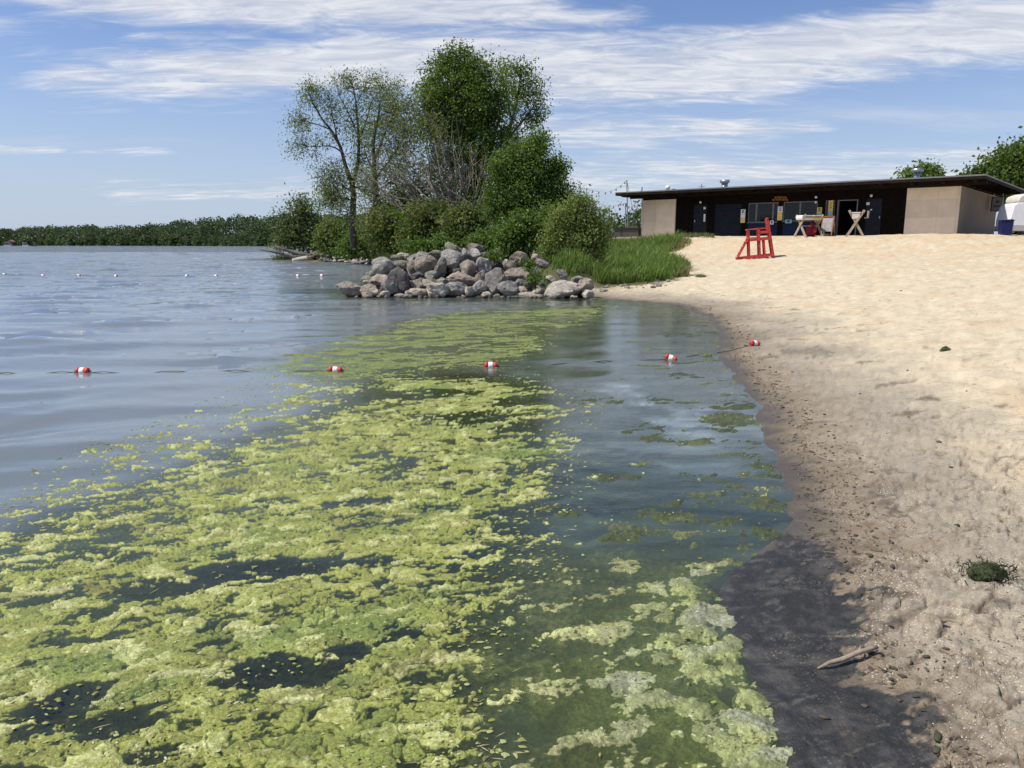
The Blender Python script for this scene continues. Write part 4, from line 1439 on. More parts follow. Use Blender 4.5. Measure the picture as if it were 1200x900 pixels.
# ================================================================== boulders
def rock_material():
    m, T = new_mat('granite')
    out = T.n('ShaderNodeOutputMaterial')
    b = T.n('ShaderNodeBsdfPrincipled')
    T.t.links.new(b.outputs[0], out.inputs[0])
    oi = T.n('ShaderNodeObjectInfo')
    geo = T.n('ShaderNodeNewGeometry').outputs['Position']
    P = T.vm('ADD', geo, T.vm('SCALE', (7.1, 3.3, 5.7), T.m('MULTIPLY', oi.outputs['Random'], 9.0)))
    n1 = T.noise(P, 3.0, 6, 0.65, 0.3)
    n2 = T.noise(P, 38.0, 4, 0.75)
    n3 = T.noise(P, 11.0, 5, 0.7)
    col = oi.outputs['Color']
    c = T.mix(T.smooth(n1, 0.3, 0.7), T.mix(1.0, col, (0.62, 0.60, 0.59), 'MULTIPLY'), T.mix(1.0, col, (1.35, 1.31, 1.24), 'MULTIPLY'))
    c = T.mix(T.smooth(n2, 0.5, 0.75, 0.0, 0.6), c, (0.06, 0.055, 0.05))
    c = T.mix(T.smooth(n2, 0.25, 0.40, 0.40, 0.0), c, (0.46, 0.43, 0.38))
    c = T.mix(T.smooth(n3, 0.55, 0.70, 0.0, 0.5), c, (0.13, 0.125, 0.09))
    sep = T.n('ShaderNodeSeparateXYZ')
    T.set(sep.inputs[0], geo)
    wl = T.smooth(T.m('ADD', sep.outputs[2], T.m('MULTIPLY', n3, 0.08)), 0.07, 0.15, 0.75, 0.0)
    c = T.mix(wl, c, (0.07, 0.065, 0.045))                 # wet, weedy stain at the waterline
    T.set(b.inputs['Base Color'], c)
    b.inputs['Roughness'].default_value = 0.85
    b.inputs['Specular IOR Level'].default_value = 0.2
    bp = T.n('ShaderNodeBump')
    bp.inputs['Distance'].default_value = 0.13
    T.set(bp.inputs['Height'], T.m('ADD', n3, T.m('MULTIPLY', n2, 0.25)))
    T.set(b.inputs['Normal'], bp.outputs[0])
    return m


M_ROCK = rock_material()


def ico(sub):
    bm = bmesh.new()
    bmesh.ops.create_icosphere(bm, subdivisions=sub, radius=1)
    v = np.array([p.co[:] for p in bm.verts])
    f = np.array([[q.index for q in p.verts] for p in bm.faces])
    bm.free()
    return v / np.linalg.norm(v, axis=1)[:, None], f


ICO4, ICO3, ICO2 = ico(4), ico(3), ico(2)


def rock_mesh(seed, size, angular=0.7, res=ICO4, rough=0.085):
    r = np.random.default_rng(seed)
    dirs, faces = res
    n = 9
    pn = r.normal(size=(n, 3))
    pn /= np.linalg.norm(pn, axis=1)[:, None]
    pd = r.uniform(0.50, 0.92, n)
    dots = dirs @ pn.T
    rad = np.where(dots > 0.05, pd / np.maximum(dots, 0.05), 9.0)
    k = 10 + 50 * angular
    rad = np.minimum(rad, 1.35)
    rr = (np.sum(rad ** -k, axis=1) + 1.06 ** -k) ** (-1.0 / k)
    off = r.uniform(-50, 50, 3)
    nz = np.array([mnoise.fractal(Vector(tuple(d * 2.3 + off)), 0.75, 2.1, 6) for d in dirs])
    v = dirs * (rr * (1 + rough * 1.5 * nz))[:, None]
    lo, hi = v.min(0), v.max(0)
    v = (v - (lo + hi) / 2) / (hi - lo) * np.array(size)
    me = np_mesh('boulder', v, faces, True)
    me.set_sharp_from_angle(angle=R(24))
    return me


PALETTE = {'grey': (.35, .34, .315), 'dark': (.15, .145, .14), 'tan': (.46, .40, .325), 'pale': (.54, .50, .43), 'pink': (.45, .375, .315), 'brown': (.31, .27, .225),
           'mossy': (.27, .27, .20), 'white': (.58, .56, .52), 'purple': (.30, .285, .265)}
BOULDERS = [  # u, v, w, h, colour, angular, label
    (412.7, 339.5, 33, 18, 'tan', .5, 'pale tan flat boulder at the far left tip of the rock pile, half awash'),
    (433, 341, 21, 16, 'tan', .8, 'tan boulder with a hollowed dark underside next to the left tip of the pile'),
    (443, 327.5, 24, 12, 'pink', .5, 'pinkish flat boulder on the left shoulder of the pile above the grey round one'),
    (456.6, 334.5, 20, 18, 'grey', .3, 'smooth round pale grey boulder below the pinkish flat one at the left'),
    (449.5, 313, 27, 22, 'grey', .8, 'sloping grey slab leaning at the upper left corner of the rock pile'),
    (469, 312.6, 21, 14, 'mossy', .6, 'grey boulder with a flat sunlit top right of the sloping left slab'),
    (468.6, 328, 27, 28, 'dark', .7, 'almost black tall boulder in the left part of the rock pile'),
    (451, 345, 13, 8, 'tan', .5, 'small tan stone at the waterline under the round pale grey boulder'),
    (479, 344.5, 9.5, 8, 'pale', .3, 'small pale round stone at the waterline under the black boulder'),
    (490.6, 344.5, 21, 13, 'tan', .4, 'tan rounded boulder at the waterline left of the pale triangular one'),
    (513, 341.6, 29, 20, 'pale', .8, 'pale triangular boulder standing at the waterline in the left half of the pile'),
    (488, 334, 15, 13, 'tan', .5, 'tan boulder above the rounded waterline stone, right of the black boulder'),
    (499, 333.5, 17, 12, 'tan', .3, 'smooth tan boulder resting just above the pale triangular one'),
    (489, 324, 17, 10, 'dark', .6, 'flat dark grey stone below the big brown angular boulder'),
    (483.5, 314, 15, 18, 'brown', .6, 'brownish boulder pressed against the left side of the big angular one'),
    (499, 312, 27, 26, 'brown', .9, 'big brown-grey angular boulder in the upper left middle of the pile'),
    (516, 314, 15, 24, 'purple', .9, 'narrow upright purplish boulder right of the big brown angular one'),
    (495, 301.5, 18, 12, 'grey', .6, 'grey boulder behind and above the big brown angular one'),
    (510.5, 299.5, 23, 12, 'mossy', .4, 'low greenish grey boulder left of the topmost boulder of the pile'),
    (530, 306, 26, 25, 'grey', .4, 'large pocked grey boulder directly under the topmost boulder'),
    (532, 292.5, 25, 16, 'mossy', .3, 'topmost mossy grey boulder on the crest of the rock pile'),
    (546.5, 301, 16, 19, 'grey', .4, 'grey upright boulder between the topmost and the white round ones'),
    (548.7, 314.5, 22, 19, 'brown', .9, 'dark brown pointed boulder in the middle of the pile above the pink flat one'),
    (541, 327.5, 35, 17, 'pink', .6, 'broad pink flat boulder in the middle of the rock pile'),
    (520, 331, 20, 11, 'mossy', .5, 'greenish grey stone left of the broad pink flat boulder'),
    (534.5, 340, 29, 18, 'grey', .6, 'grey boulder with a dark underside below the broad pink one'),
    (550, 343, 10, 13, 'pale', .5, 'narrow pale stone at the waterline below the right end of the pink boulder'),
    (557, 290, 19, 9, 'brown', .6, 'brown flat-topped boulder on the crest right of the topmost one'),
    (557, 300, 14, 16, 'white', .3, 'whitish round boulder near the crest of the pile'),
    (568.5, 301, 19, 11, 'dark', .5, 'dark grey cap-shaped boulder right of the whitish round one'),
    (567, 311.5, 19, 18, 'grey', .4, 'flat-faced grey round boulder under the dark cap-shaped one'),
    (563.5, 325, 14, 15, 'brown', .5, 'brown-grey stone right of the pink flat boulder'),
    (562, 338, 18, 18, 'grey', .5, 'pale grey boulder with a light shoulder right of the narrow pale stone'),
    (582.6, 329.6, 29, 27, 'purple', .8, 'large flat-faced purplish grey slab right of the middle of the pile'),
    (584, 318.5, 17, 9, 'brown', .5, 'brown stone lying on top of the large flat-faced slab'),
    (595, 339.5, 24, 20, 'grey', .3, 'rounded pale grey boulder at the right foot of the flat-faced slab'),
    (605, 323, 29, 18, 'brown', .8, 'wedge-shaped brown-grey boulder right of the large slab'),
    (597.5, 312.5, 15, 13, 'brown', .6, 'brown-grey boulder leaning below the big back boulder at the grass'),
    (593, 307.5, 8, 7, 'pale', .4, 'small pale stone on the upper right of the pile'),
    (609.5, 304.5, 25, 18, 'brown', .4, 'large smooth brownish boulder at the back right of the pile'),
    (628.6, 302.5, 12, 10, 'pink', .5, 'reddish brown boulder by the bushes at the back of the pile'),
    (635, 308.5, 17, 11, 'purple', .5, 'low purplish grey boulder under the pale bush'),
    (619.5, 319.6, 19, 10, 'white', .5, 'cream white boulder with green plants in front on the right half'),
    (612, 333, 17, 12, 'grey', .4, 'grey boulder under the cream white one'),
    (621, 335, 15, 13, 'dark', .4, 'dark grey boulder touching the plants in the right half'),
    (612, 341, 12, 11, 'tan', .5, 'tan stone above the long pale waterline slab'),
    (616.5, 347.5, 48, 10, 'pale', .5, 'long pale flat slab lying at the waterline in the right half'),
    (630, 341.5, 14, 11, 'pale', .5, 'pale boulder left of the largest right-hand boulder'),
    (571, 346, 14, 8, 'pale', .5, 'pale stone at the waterline below the flat-faced slab'),
    (583, 348, 11, 7, 'tan', .5, 'small tan stone at the waterline left of the long pale slab'),
    (661, 341, 46, 24, 'pale', .5, 'largest boulder, broad and pale, at the right end of the pile'),
    (644, 327, 16, 8, 'pale', .9, 'thin light slab tilted at the grass edge above the largest boulder'),
    (658.5, 322.5, 13, 13, 'purple', .8, 'pale purplish triangular stone behind the largest boulder'),
    (677.5, 328, 16, 9, 'purple', .6, 'purplish dark stone half in the grass right of the triangular one'),
    (686.7, 335, 18, 17, 'tan', .9, 'pale angular boulder right of the largest one'),
    (689.5, 345, 14, 10, 'pale', .6, 'pale boulder at the right-hand end of the pile by the sand'),
    (583, 294.5, 9, 7, 'grey', .5, 'grey stone peeping from the plants behind the crest'),
    (465, 302.5, 14, 7, 'mossy', .5, 'mossy stone behind the upper left slab of the pile'),
    (470, 299.5, 11, 6, 'pale', .5, 'pale stone behind the mossy one at the upper left'),
    (483.5, 302.5, 13, 9, 'grey', .5, 'grey stone behind the left crest next to the brownish boulder'),
    (477, 300, 9, 6, 'pink', .5, 'pinkish small stone behind the left crest'),
    (430, 331.5, 10, 6, 'tan', .5, 'small tan stone between the left tip and the pinkish flat boulder'),
    (469, 346.5, 14, 4.5, 'white', .5, 'small whitish flat stone awash under the black boulder'),
    (506, 322.5, 20, 10, 'grey', .6, 'grey stone wedged under the big brown angular boulder'),
    (533, 319, 14, 9, 'dark', .6, 'dark stone wedged between the pocked grey and the pink flat boulder'),
]
G_PILE = 'boulders of the rock pile at the water'
for i, (u, v, w, h, cn, ang, lab) in enumerate(BOULDERS):
    dep = 25.0 + max(0, 350 - (v + h / 2)) * 0.075
    if u > 640:
        dep -= (u - 640) * 0.018
    k = px_at(dep)
    W, H = w * k * 1.05, h * k * 1.12
    Dp = max(W, H) * random.uniform(.75, .95)
    p = at(u, v, dep + Dp * 0.25)
    o = link('boulder', rock_mesh(100 + i, (W, Dp, H), .35 + .65 * ang, ICO4), M_ROCK, loc=p)
    cbase = PALETTE[cn]
    j = random.uniform(.88, 1.1)
    o.color = (*[c * j for c in cbase], 1)
    o.rotation_euler = (0, random.uniform(-.08, .08), 0)
    tag(o, lab, 'boulder', G_PILE)
# deeper stones that carry the outer ones
fill_meshes = [rock_mesh(900 + i, (1, 1, 1), .7, ICO3) for i in range(8)]
nf = 0
for u in np.arange(418, 690, 13.0):
    top = np.interp(u, [410, 440, 500, 535, 570, 620, 690], [338, 318, 303, 296, 302, 312, 338])
    for v in np.arange(346, top + 4, -12.0):
        uu, vv = u + random.uniform(-5, 5), v + random.uniform(-3, 3)
        dep = 25.0 + max(0, 350 - vv - 6) * 0.075 + 0.75
        if u > 640:
            dep -= (u - 640) * 0.018
        s = random.uniform(.55, .8)
        p = at(uu, vv, dep + .2)
        o = link('boulder', fill_meshes[nf % 8], None, loc=p)
        if not fill_meshes[nf % 8].materials:
            fill_meshes[nf % 8].materials.append(M_ROCK)
        o.scale = (s * random.uniform(.9, 1.3), s, s * random.uniform(.7, 1))
        o.rotation_euler = (random.uniform(-.4, .4), random.uniform(-.4, .4), random.uniform(0, 6))
        o.color = (*[c * random.uniform(.5, .8) for c in PALETTE[random.choice(['grey', 'brown', 'dark', 'grey', 'tan'])]], 1)  # tones cut down, the shade of the gaps is painted into these stones
        tag(o, 'boulder wedged in the gaps behind the outer boulders of the rock pile', 'boulder', 'wedged inner boulders of the rock pile')
        nf += 1
# little stones along the foot of the pile
for i in range(26):
    u = random.uniform(405, 700)
    p = at(u, np.interp(u, [400, 440, 600, 700], [347, 349, 351, 351]) + random.uniform(-3, 0), np.interp(u, [400, 640, 700], [24.9, 24.7, 24.0]))
    s = random.uniform(.10, .24)
    o = link('stone', fill_meshes[i % 8], None, loc=(p.x, p.y, 0.0 + s * .15))
    o.scale = (s * 1.4, s, s * .8)
    o.rotation_euler = (0, 0, random.uniform(0, 6))
    o.color = (*PALETTE[random.choice(['tan', 'pale', 'grey', 'pink'])], 1)
    tag(o, 'small stone at the waterline along the foot of the rock pile', 'stone', 'little stones at the foot of the rock pile')
# low rubble line on the far shore of the point
for i in range(95):
    t = (i + random.random()) / 95
    u = 378 + 72 * t
    v0 = np.interp(u, [378, 400, 450], [306.5, 307.3, 311.5])
    dep = CAM_H / ((v0 - 286.2) / FPX) * random.uniform(1.0, 1.13)
    s = random.uniform(2.6, 6.5) * px_at(dep)
    p = at(u, v0, dep)
    z = hz(p.x, p.y)
    o = link('stone', fill_meshes[i % 8], None, loc=(p.x, p.y, max(z, 0) + s * .28))
    o.scale = (s * random.uniform(1, 1.5), s, s * random.uniform(.65, .95))
    o.rotation_euler = (random.uniform(-.3, .3), random.uniform(-.3, .3), random.uniform(0, 6))
    o.color = (*[c * random.uniform(.8, 1.15) for c in PALETTE[random.choice(['grey', 'pale', 'pink', 'tan', 'brown', 'dark'])]], 1)
    tag(o, 'stone in the low rubble line along the far shore under the trees', 'stone', 'stones of the rubble line on the far shore of the point')
o = link('boulder', rock_mesh(777, (13 * px_at(84), 1.0, 10 * px_at(84)), .4, ICO3), M_ROCK, loc=at(387, 301.5, 83))
o.color = (.16, .155, .15, 1)
tag(o, 'dark grey round boulder beside the uprooted stump at the tip of the point', 'boulder')
# stones and clods at the edge of the grass bank
for i in range(34):
    u = random.uniform(700, 815)
    v = np.interp(u, [700, 760, 815], [337, 333, 325]) + random.uniform(-3, 6)
    q = GT(u, v)
    s = random.uniform(.05, .17)
    o = link('stone', fill_meshes[i % 8], None, loc=(q.x, q.y, q.z + s * .2))
    o.scale = (s * 1.3, s, s * .8)
    o.rotation_euler = (0, 0, random.uniform(0, 6))
    o.color = (*PALETTE[random.choice(['tan', 'brown', 'brown', 'grey', 'dark'])], 1)
    tag(o, 'stone or clod at the eroded foot of the grass bank right of the boulders', 'stone', 'stones under the grass bank')

# ================================================================== trees and bushes
M_LEAF = leaf_mat('leaves', 0.42)
M_GRASS = leaf_mat('grass_blades', 0.30)
M_BARK = simple_mat('dark_bark', (0.075, 0.060, 0.047), 0.9, 0.3, 5, 0.01)
M_GREYBARK = simple_mat('bare_grey_branches', (0.20, 0.17, 0.135), 0.85, 0.25, 5, 0.006)


def leaves_np(centers, size, cols, r, up=0.35, aspect=0.55, bend=0.2, droop=0.0):
    """one folded pointed leaf (2 triangles) per centre"""
    n = len(centers)
    a = r.normal(size=(n, 3))
    a[:, 2] -= droop
    a /= np.linalg.norm(a, axis=1)[:, None]
    nb = r.normal(size=(n, 3)) + np.array([0, 0, up * 2])
    s = np.cross(a, nb)
    s /= np.linalg.norm(s, axis=1)[:, None] + 1e-9
    nn = np.cross(s, a)
    L = size * r.uniform(.6, 1.35, n)[:, None]
    p0 = centers - a * L * .5
    p2 = centers + a * L * .5
    p1 = centers + s * L * aspect * .5 + nn * L * bend * r.uniform(-1, 1, n)[:, None]
    p3 = centers - s * L * aspect * .5 + nn * L * bend * r.uniform(-1, 1, n)[:, None]
    v = np.stack([p0, p1, p2, p3], 1).reshape(-1, 3)
    i = np.arange(n)[:, None] * 4
    f = np.concatenate([i + np.array([[0, 1, 2]]), i + np.array([[0, 2, 3]])], 0)
    return v, f, np.repeat(cols, 4, 0)


def tube_np(lines, n=5):
    """lines: list of (points (k,3), radii (k)) -> verts, quads"""
    V, F, o = [], [], 0
    ang = np.arange(n) * 2 * math.pi / n
    for P, rad in lines:
        P = np.asarray(P, float)
        k = len(P)
        d = np.gradient(P, axis=0)
        d /= np.linalg.norm(d, axis=1)[:, None] + 1e-9
        ref = np.array([0.21, 0.88, 0.43])
        s = np.cross(d, ref)
        s /= np.linalg.norm(s, axis=1)[:, None] + 1e-9
        t = np.cross(d, s)
        ring = P[:, None, :] + (s[:, None, :] * np.cos(ang)[None, :, None] + t[:, None, :] * np.sin(ang)[None, :, None]) * np.asarray(rad)[:, None, None]
        V.append(ring.reshape(-1, 3))
        i = np.arange(k - 1)[:, None] * n
        j = np.arange(n)[None, :]
        q = np.stack([i + j, i + (j + 1) % n, i + n + (j + 1) % n, i + n + j], -1).reshape(-1, 4) + o
        F.append(q)
        o += k * n
    return np.concatenate(V), np.concatenate(F)


def curve_pts(a, b, r, sag=0.12, k=6, lift=0.0):
    a, b = np.asarray(a, float), np.asarray(b, float)
    L = np.linalg.norm(b - a)
    t = np.linspace(0, 1, k)[:, None]
    m = r.normal(size=3) * L * sag
    m[2] += lift * L
    return a * (1 - t) + b * t + m * (4 * t * (1 - t)) + r.normal(size=(k, 3)) * L * 0.015 * t * (1 - t) * 4


def plant(name, label, cat, depth, base, limbs, blobs, leaf, greens, seed, group=None, bark=None, sub=None, sub_r=0.1, yz=0.8, twigs=1.0, up=0.35, aspect=0.55, droop=0.0, part='trunk', inner=0.3, nk=1.0, sk=1.0, er=1.0, jag=0.24):
    """limbs: [(pixel polyline, r0, r1)], blobs: [(u, v, ru, rv, n sub clumps, leaves per clump[, depth offset])]"""
    r = np.random.default_rng(seed)
    bp = at(base[0], base[1], depth)
    gz_ = hz(bp.x, bp.y)
    root = empty(name, (bp.x, bp.y, gz_), 0, label, cat, group)
    O = np.array([bp.x, bp.y, gz_])
    k = px_at(depth)
    lines, nodes = [], []
    for poly, r0, r1 in limbs:
        pts = []
        for j, q in enumerate(poly):
            dd = q[2] if len(q) > 2 else 0.0
            pts.append(np.array(at(q[0], q[1], depth + dd)) - O)
        pts = np.array(pts)
        # resample
        seg = np.concatenate([[0], np.cumsum(np.linalg.norm(np.diff(pts, axis=0), axis=1))])
        m = max(4, int(seg[-1] / (6 * k)))
        tt = np.linspace(0, seg[-1], m)
        P = np.stack([np.interp(tt, seg, pts[:, c]) for c in range(3)], 1)
        P = P + r.normal(size=P.shape) * 0.6 * k * np.linspace(0, 1, m)[:, None]
        rad = np.linspace(r0, r1, m)
        lines.append((P, rad))
        nodes += [(P[i], rad[i]) for i in range(m // 4, m)]
    LV, LC = [], []
    NP = np.array([q[0] for q in nodes]) if nodes else None
    NR = np.array([q[1] for q in nodes]) if nodes else None
    for blob in blobs:
        u, v, ru, rv, ns, nl = blob[:6]
        ns, nl, ru, rv = max(2, int(ns * sk)), nl * nk, ru * er, rv * er
        dd = blob[6] if len(blob) > 6 else 0.0
        c = np.array(at(u, v, depth + dd)) - O
        e = np.array([ru * k, yz * min(ru, rv * 1.4) * k, rv * k])
        q = r.normal(size=(ns, 3))
        q /= np.linalg.norm(q, axis=1)[:, None]
        q *= (r.uniform(inner, 1.0, ns) ** 0.55 * (1 + jag * r.normal(size=ns)))[:, None]
        cc = c + q * e
        sr = (sub_r if sub_r else 0.2)
        for p in cc:
            if NP is not None and r.random() < twigs:
                dist = np.linalg.norm(NP - p, axis=1) + 1.2 * np.maximum(NP[:, 2] - p[2], 0)
                j = int(np.argmin(dist))
                if dist[j] > 0.02:
                    P = curve_pts(NP[j], p, r, .10, 5, .04)
                    ra = min(NR[j] * .6, 0.012 * k * 22 * .5 + .008)
                    lines.append((P, np.linspace(max(ra, .15 * k), .10 * k, 5)))
            n = max(1, int(nl * r.uniform(.6, 1.4)))
            lp = p + r.normal(size=(n, 3)) * sr * np.array([1, 1, .8])
            g = greens[r.integers(len(greens))]
            cols = np.array(g)[None, :] * r.uniform(.72, 1.25, (n, 1)) * r.uniform(.7, 1.3)
            LV.append(lp)
            LC.append(cols)
    if lines:
        v, f = tube_np(lines, 5)
        link(part, np_mesh(part, v, f, True), bark or M_BARK, root)
    if LV:
        v, f, c = leaves_np(np.concatenate(LV), leaf, np.concatenate(LC), r, up, aspect, .2, droop)
        link('crown', np_mesh('crown', v, f, False, np.clip(c, .005, .5)), M_LEAF, root)
    return root


DEEP = [(.105, .165, .034), (.130, .200, .042), (.075, .128, .027), (.160, .230, .052)]
MID = [(.10, .165, .037), (.13, .195, .045), (.08, .135, .03)]
OLIVE = [(.15, .17, .055), (.12, .145, .045), (.18, .195, .07), (.10, .125, .037)]
SILVER = [(.21, .25, .115), (.25, .285, .14), (.17, .205, .085)]
BRIGHT = [(.10, .175, .035), (.12, .20, .04), (.085, .15, .03)]

# tall airy tree at the left of the grove, leaning limbs, thin foliage
plant('tree', 'tall airy tree with thin pale foliage and a forked trunk left in the grove', 'tree', 62, (414, 286),
      [([(414, 290), (414, 262), (414, 232), (412, 214)], .30, .22),
       ([(412, 214), (405, 195), (398, 170), (388, 152), (376, 138), (367, 122), (360, 106)], .19, .03),
       ([(400, 178), (390, 171), (377, 171), (362, 172)], .07, .02), ([(388, 152), (372, 146), (358, 142), (350, 136)], .06, .02),
       ([(395, 162), (392, 145), (388, 130), (386, 118)], .07, .02),
       ([(413, 216), (419, 195), (421, 165), (418, 130), (415, 105), (408, 90)], .17, .03), ([(420, 160), (412, 140), (405, 125), (398, 112)], .07, .02),
       ([(421, 165), (430, 140), (436, 118), (448, 104), (462, 98)], .08, .02), ([(419, 120), (428, 100), (436, 92)], .05, .015), ([(412, 222), (404, 220), (392, 226), (384, 236)], .06, .02), ([(412, 216), (428, 225), (440, 235), (455, 241)], .06, .02)],
      [(362, 112, 14, 16, 30, 9), (352, 146, 12, 18, 30, 9), (347, 174, 9, 10, 14, 8), (378, 165, 18, 12, 18, 7), (384, 122, 16, 16, 28, 8), (410, 98, 20, 12, 34, 9), (440, 104, 22, 12, 36, 9), (462, 103, 12, 8, 14, 8),
       (405, 135, 20, 22, 38, 9), (432, 140, 24, 26, 50, 9), (425, 180, 20, 26, 40, 10), (392, 215, 18, 22, 52, 14), (384, 232, 12, 18, 30, 14), (402, 243, 12, 14, 20, 12), (430, 215, 18, 26, 34, 11), (372, 190, 10, 14, 10, 7)],
      .19, SILVER + OLIVE[:1] + MID[:1], 21, sub_r=.40, nk=2.1, sk=1.8, er=1.05, aspect=.32, up=.1, droop=.5, yz=.8)
plant('tree', 'dark-trunked thin-leaved tree just right of the airy forked tree', 'tree', 58, (440, 285),
      [([(441, 292), (440, 250), (440, 215), (437, 185), (440, 150), (446, 120)], .30, .06), ([(438, 190), (448, 165), (458, 140), (466, 122)], .1, .02), ([(440, 210), (455, 190), (468, 170), (476, 155)], .10, .02), ([(440, 205), (430, 185), (424, 165)], .08, .02),
       ([(440, 225), (456, 214), (470, 205)], .07, .02)],
      [(450, 120, 18, 14, 34, 12), (466, 135, 18, 22, 52, 13), (446, 155, 20, 24, 48, 11), (476, 165, 18, 26, 54, 13), (455, 190, 20, 22, 42, 12), (436, 215, 16, 20, 30, 11), (470, 205, 18, 20, 36, 12), (445, 245, 18, 20, 34, 11), (428, 255, 10, 16, 20, 10)],
      .18, OLIVE + SILVER + MID[:1], 22, sub_r=.40, nk=1.8, sk=1.5, aspect=.35, up=.1, droop=.4)
# bare fan of grey branches in the middle
fan_r = random.Random(3)
limbs_b = []
for i in range(74):
    t = i / 73
    a = R(178 - 112 * t)
    L = (140 if t < .45 else 104 if t < .75 else 70) * fan_r.uniform(.62, 1.05)
    b0 = (548 + fan_r.uniform(-22, 12), 250 + fan_r.uniform(-12, 6), fan_r.uniform(-1.2, 1.2))
    dx, dy = math.cos(a), -math.sin(a)
    sag = fan_r.uniform(2, 12) * abs(dx)
    m1 = (b0[0] + dx * L * .5, b0[1] + dy * L * .42 + sag, fan_r.uniform(-2, 2))
    e1 = (b0[0] + dx * L * .95 + fan_r.uniform(-5, 5), b0[1] + dy * L - sag * 1.2 - fan_r.uniform(0, 10), fan_r.uniform(-2.5, 2.5))
    if e1[1] < 132:
        e1 = (e1[0], 132 + fan_r.uniform(0, 16), e1[2])
    limbs_b.append(([b0, m1, e1], fan_r.uniform(.034, .064), .010))
    for j in range(3):
        f = fan_r.uniform(.1, .95)
        q = (m1[0] + (e1[0] - m1[0]) * f, m1[1] + (e1[1] - m1[1]) * f, m1[2])
        q2 = (q[0] + dx * fan_r.uniform(2, 16) + fan_r.uniform(-7, 7), q[1] - fan_r.uniform(5, 20), q[2] + fan_r.uniform(-.8, .8))
        limbs_b.append(([q, q2], .022, .006))
plant('tree', 'half-bare tree of fanned grey branches in the middle of the grove', 'tree', 52, (545, 285), [([(547, 292), (546, 270), (545, 250)], .32, .25)] + limbs_b,
      [(486, 146, 26, 30, 80, 12), (470, 190, 24, 26, 30, 10), (500, 180, 30, 34, 30, 10), (440, 210, 24, 22, 20, 9), (470, 140, 12, 20, 16, 9), (530, 195, 30, 30, 18, 7), (510, 160, 16, 40, 30, 9), (545, 240, 50, 14, 16, 8)],
      .22, OLIVE, 23, sub_r=.35, bark=M_GREYBARK, aspect=.35, up=.1, twigs=.5)
plant('tree', 'dense olive thicket behind the fanned grey branches', 'tree', 64, (500, 285),
      [([(500, 292), (500, 255), (498, 225)], .2, .05), ([(500, 260), (475, 240), (462, 228)], .1, .03), ([(500, 255), (528, 232), (536, 222)], .1, .03)],
      [(498, 222, 30, 22, 60, 26), (468, 240, 24, 22, 56, 26), (530, 232, 26, 26, 60, 26), (500, 252, 36, 20, 66, 26), (455, 262, 18, 16, 36, 24), (545, 258, 22, 20, 44, 26), (432, 266, 12, 12, 22, 20)],
      .26, OLIVE[1:] + DEEP[:2], 27, sub_r=.48, up=.4, twigs=.3, jag=.25, yz=.6)
# big dense tree
plant('tree', 'tallest dense dark green tree in the middle of the grove', 'tree', 57, (560, 285),
      [([(562, 292), (560, 240), (556, 180), (548, 120), (540, 80)], .5, .08), ([(558, 210), (540, 170), (520, 140)], .2, .04), ([(558, 200), (575, 170), (585, 140), (580, 110)], .2, .04), ([(556, 180), (530, 200), (510, 210)], .15, .04), ([(560, 225), (580, 205), (590, 190)], .15, .04)],
      [(533, 84, 28, 22, 90, 40), (560, 92, 20, 22, 70, 40), (516, 112, 30, 26, 110, 40), (548, 118, 34, 28, 120, 40), (580, 120, 22, 28, 80, 38), (506, 146, 18, 26, 60, 36), (535, 150, 34, 30, 120, 40), (568, 155, 28, 30, 110, 40), (592, 165, 14, 24, 40, 34), (520, 185, 24, 26, 60, 32), (555, 190, 34, 30, 110, 40),
       (580, 195, 20, 26, 60, 36), (560, 225, 34, 30, 100, 38), (535, 62, 5, 9, 12, 22), (520, 74, 5, 9, 12, 22), (546, 66, 5, 10, 14, 22), (528, 66, 4, 9, 10, 20), (553, 72, 5, 9, 12, 22), (508, 90, 5, 8, 12, 22), (500, 120, 6, 10, 14, 22), (540, 255, 40, 20, 70, 34)],
      .175, DEEP, 24, sub_r=.36, nk=1.65, sk=.82, up=.55, yz=.9, twigs=.4, inner=.15, er=.95, jag=.30)
plant('tree', 'lighter open-crowned tree leaning out right behind the tallest dense tree', 'tree', 60, (585, 285),
      [([(582, 292), (584, 240), (590, 190), (598, 150), (606, 115), (610, 90)], .30, .05), ([(594, 165), (610, 145), (622, 130), (632, 115)], .10, .02), ([(600, 140), (594, 115), (590, 95)], .09, .02), ([(592, 185), (610, 175), (622, 160)], .08, .02)],
      [(606, 84, 16, 10, 46, 18), (620, 100, 15, 16, 56, 18), (632, 128, 8, 12, 30, 16), (610, 118, 18, 16, 52, 16), (590, 96, 14, 18, 46, 18), (622, 145, 14, 14, 40, 16), (604, 150, 18, 18, 46, 15), (612, 168, 16, 10, 30, 14), (596, 180, 14, 16, 34, 16), (590, 78, 8, 7, 16, 16)],
      .175, MID + DEEP[3:], 25, sub_r=.36, nk=1.5, sk=.8, up=.5, twigs=.7, er=.98, jag=.35)
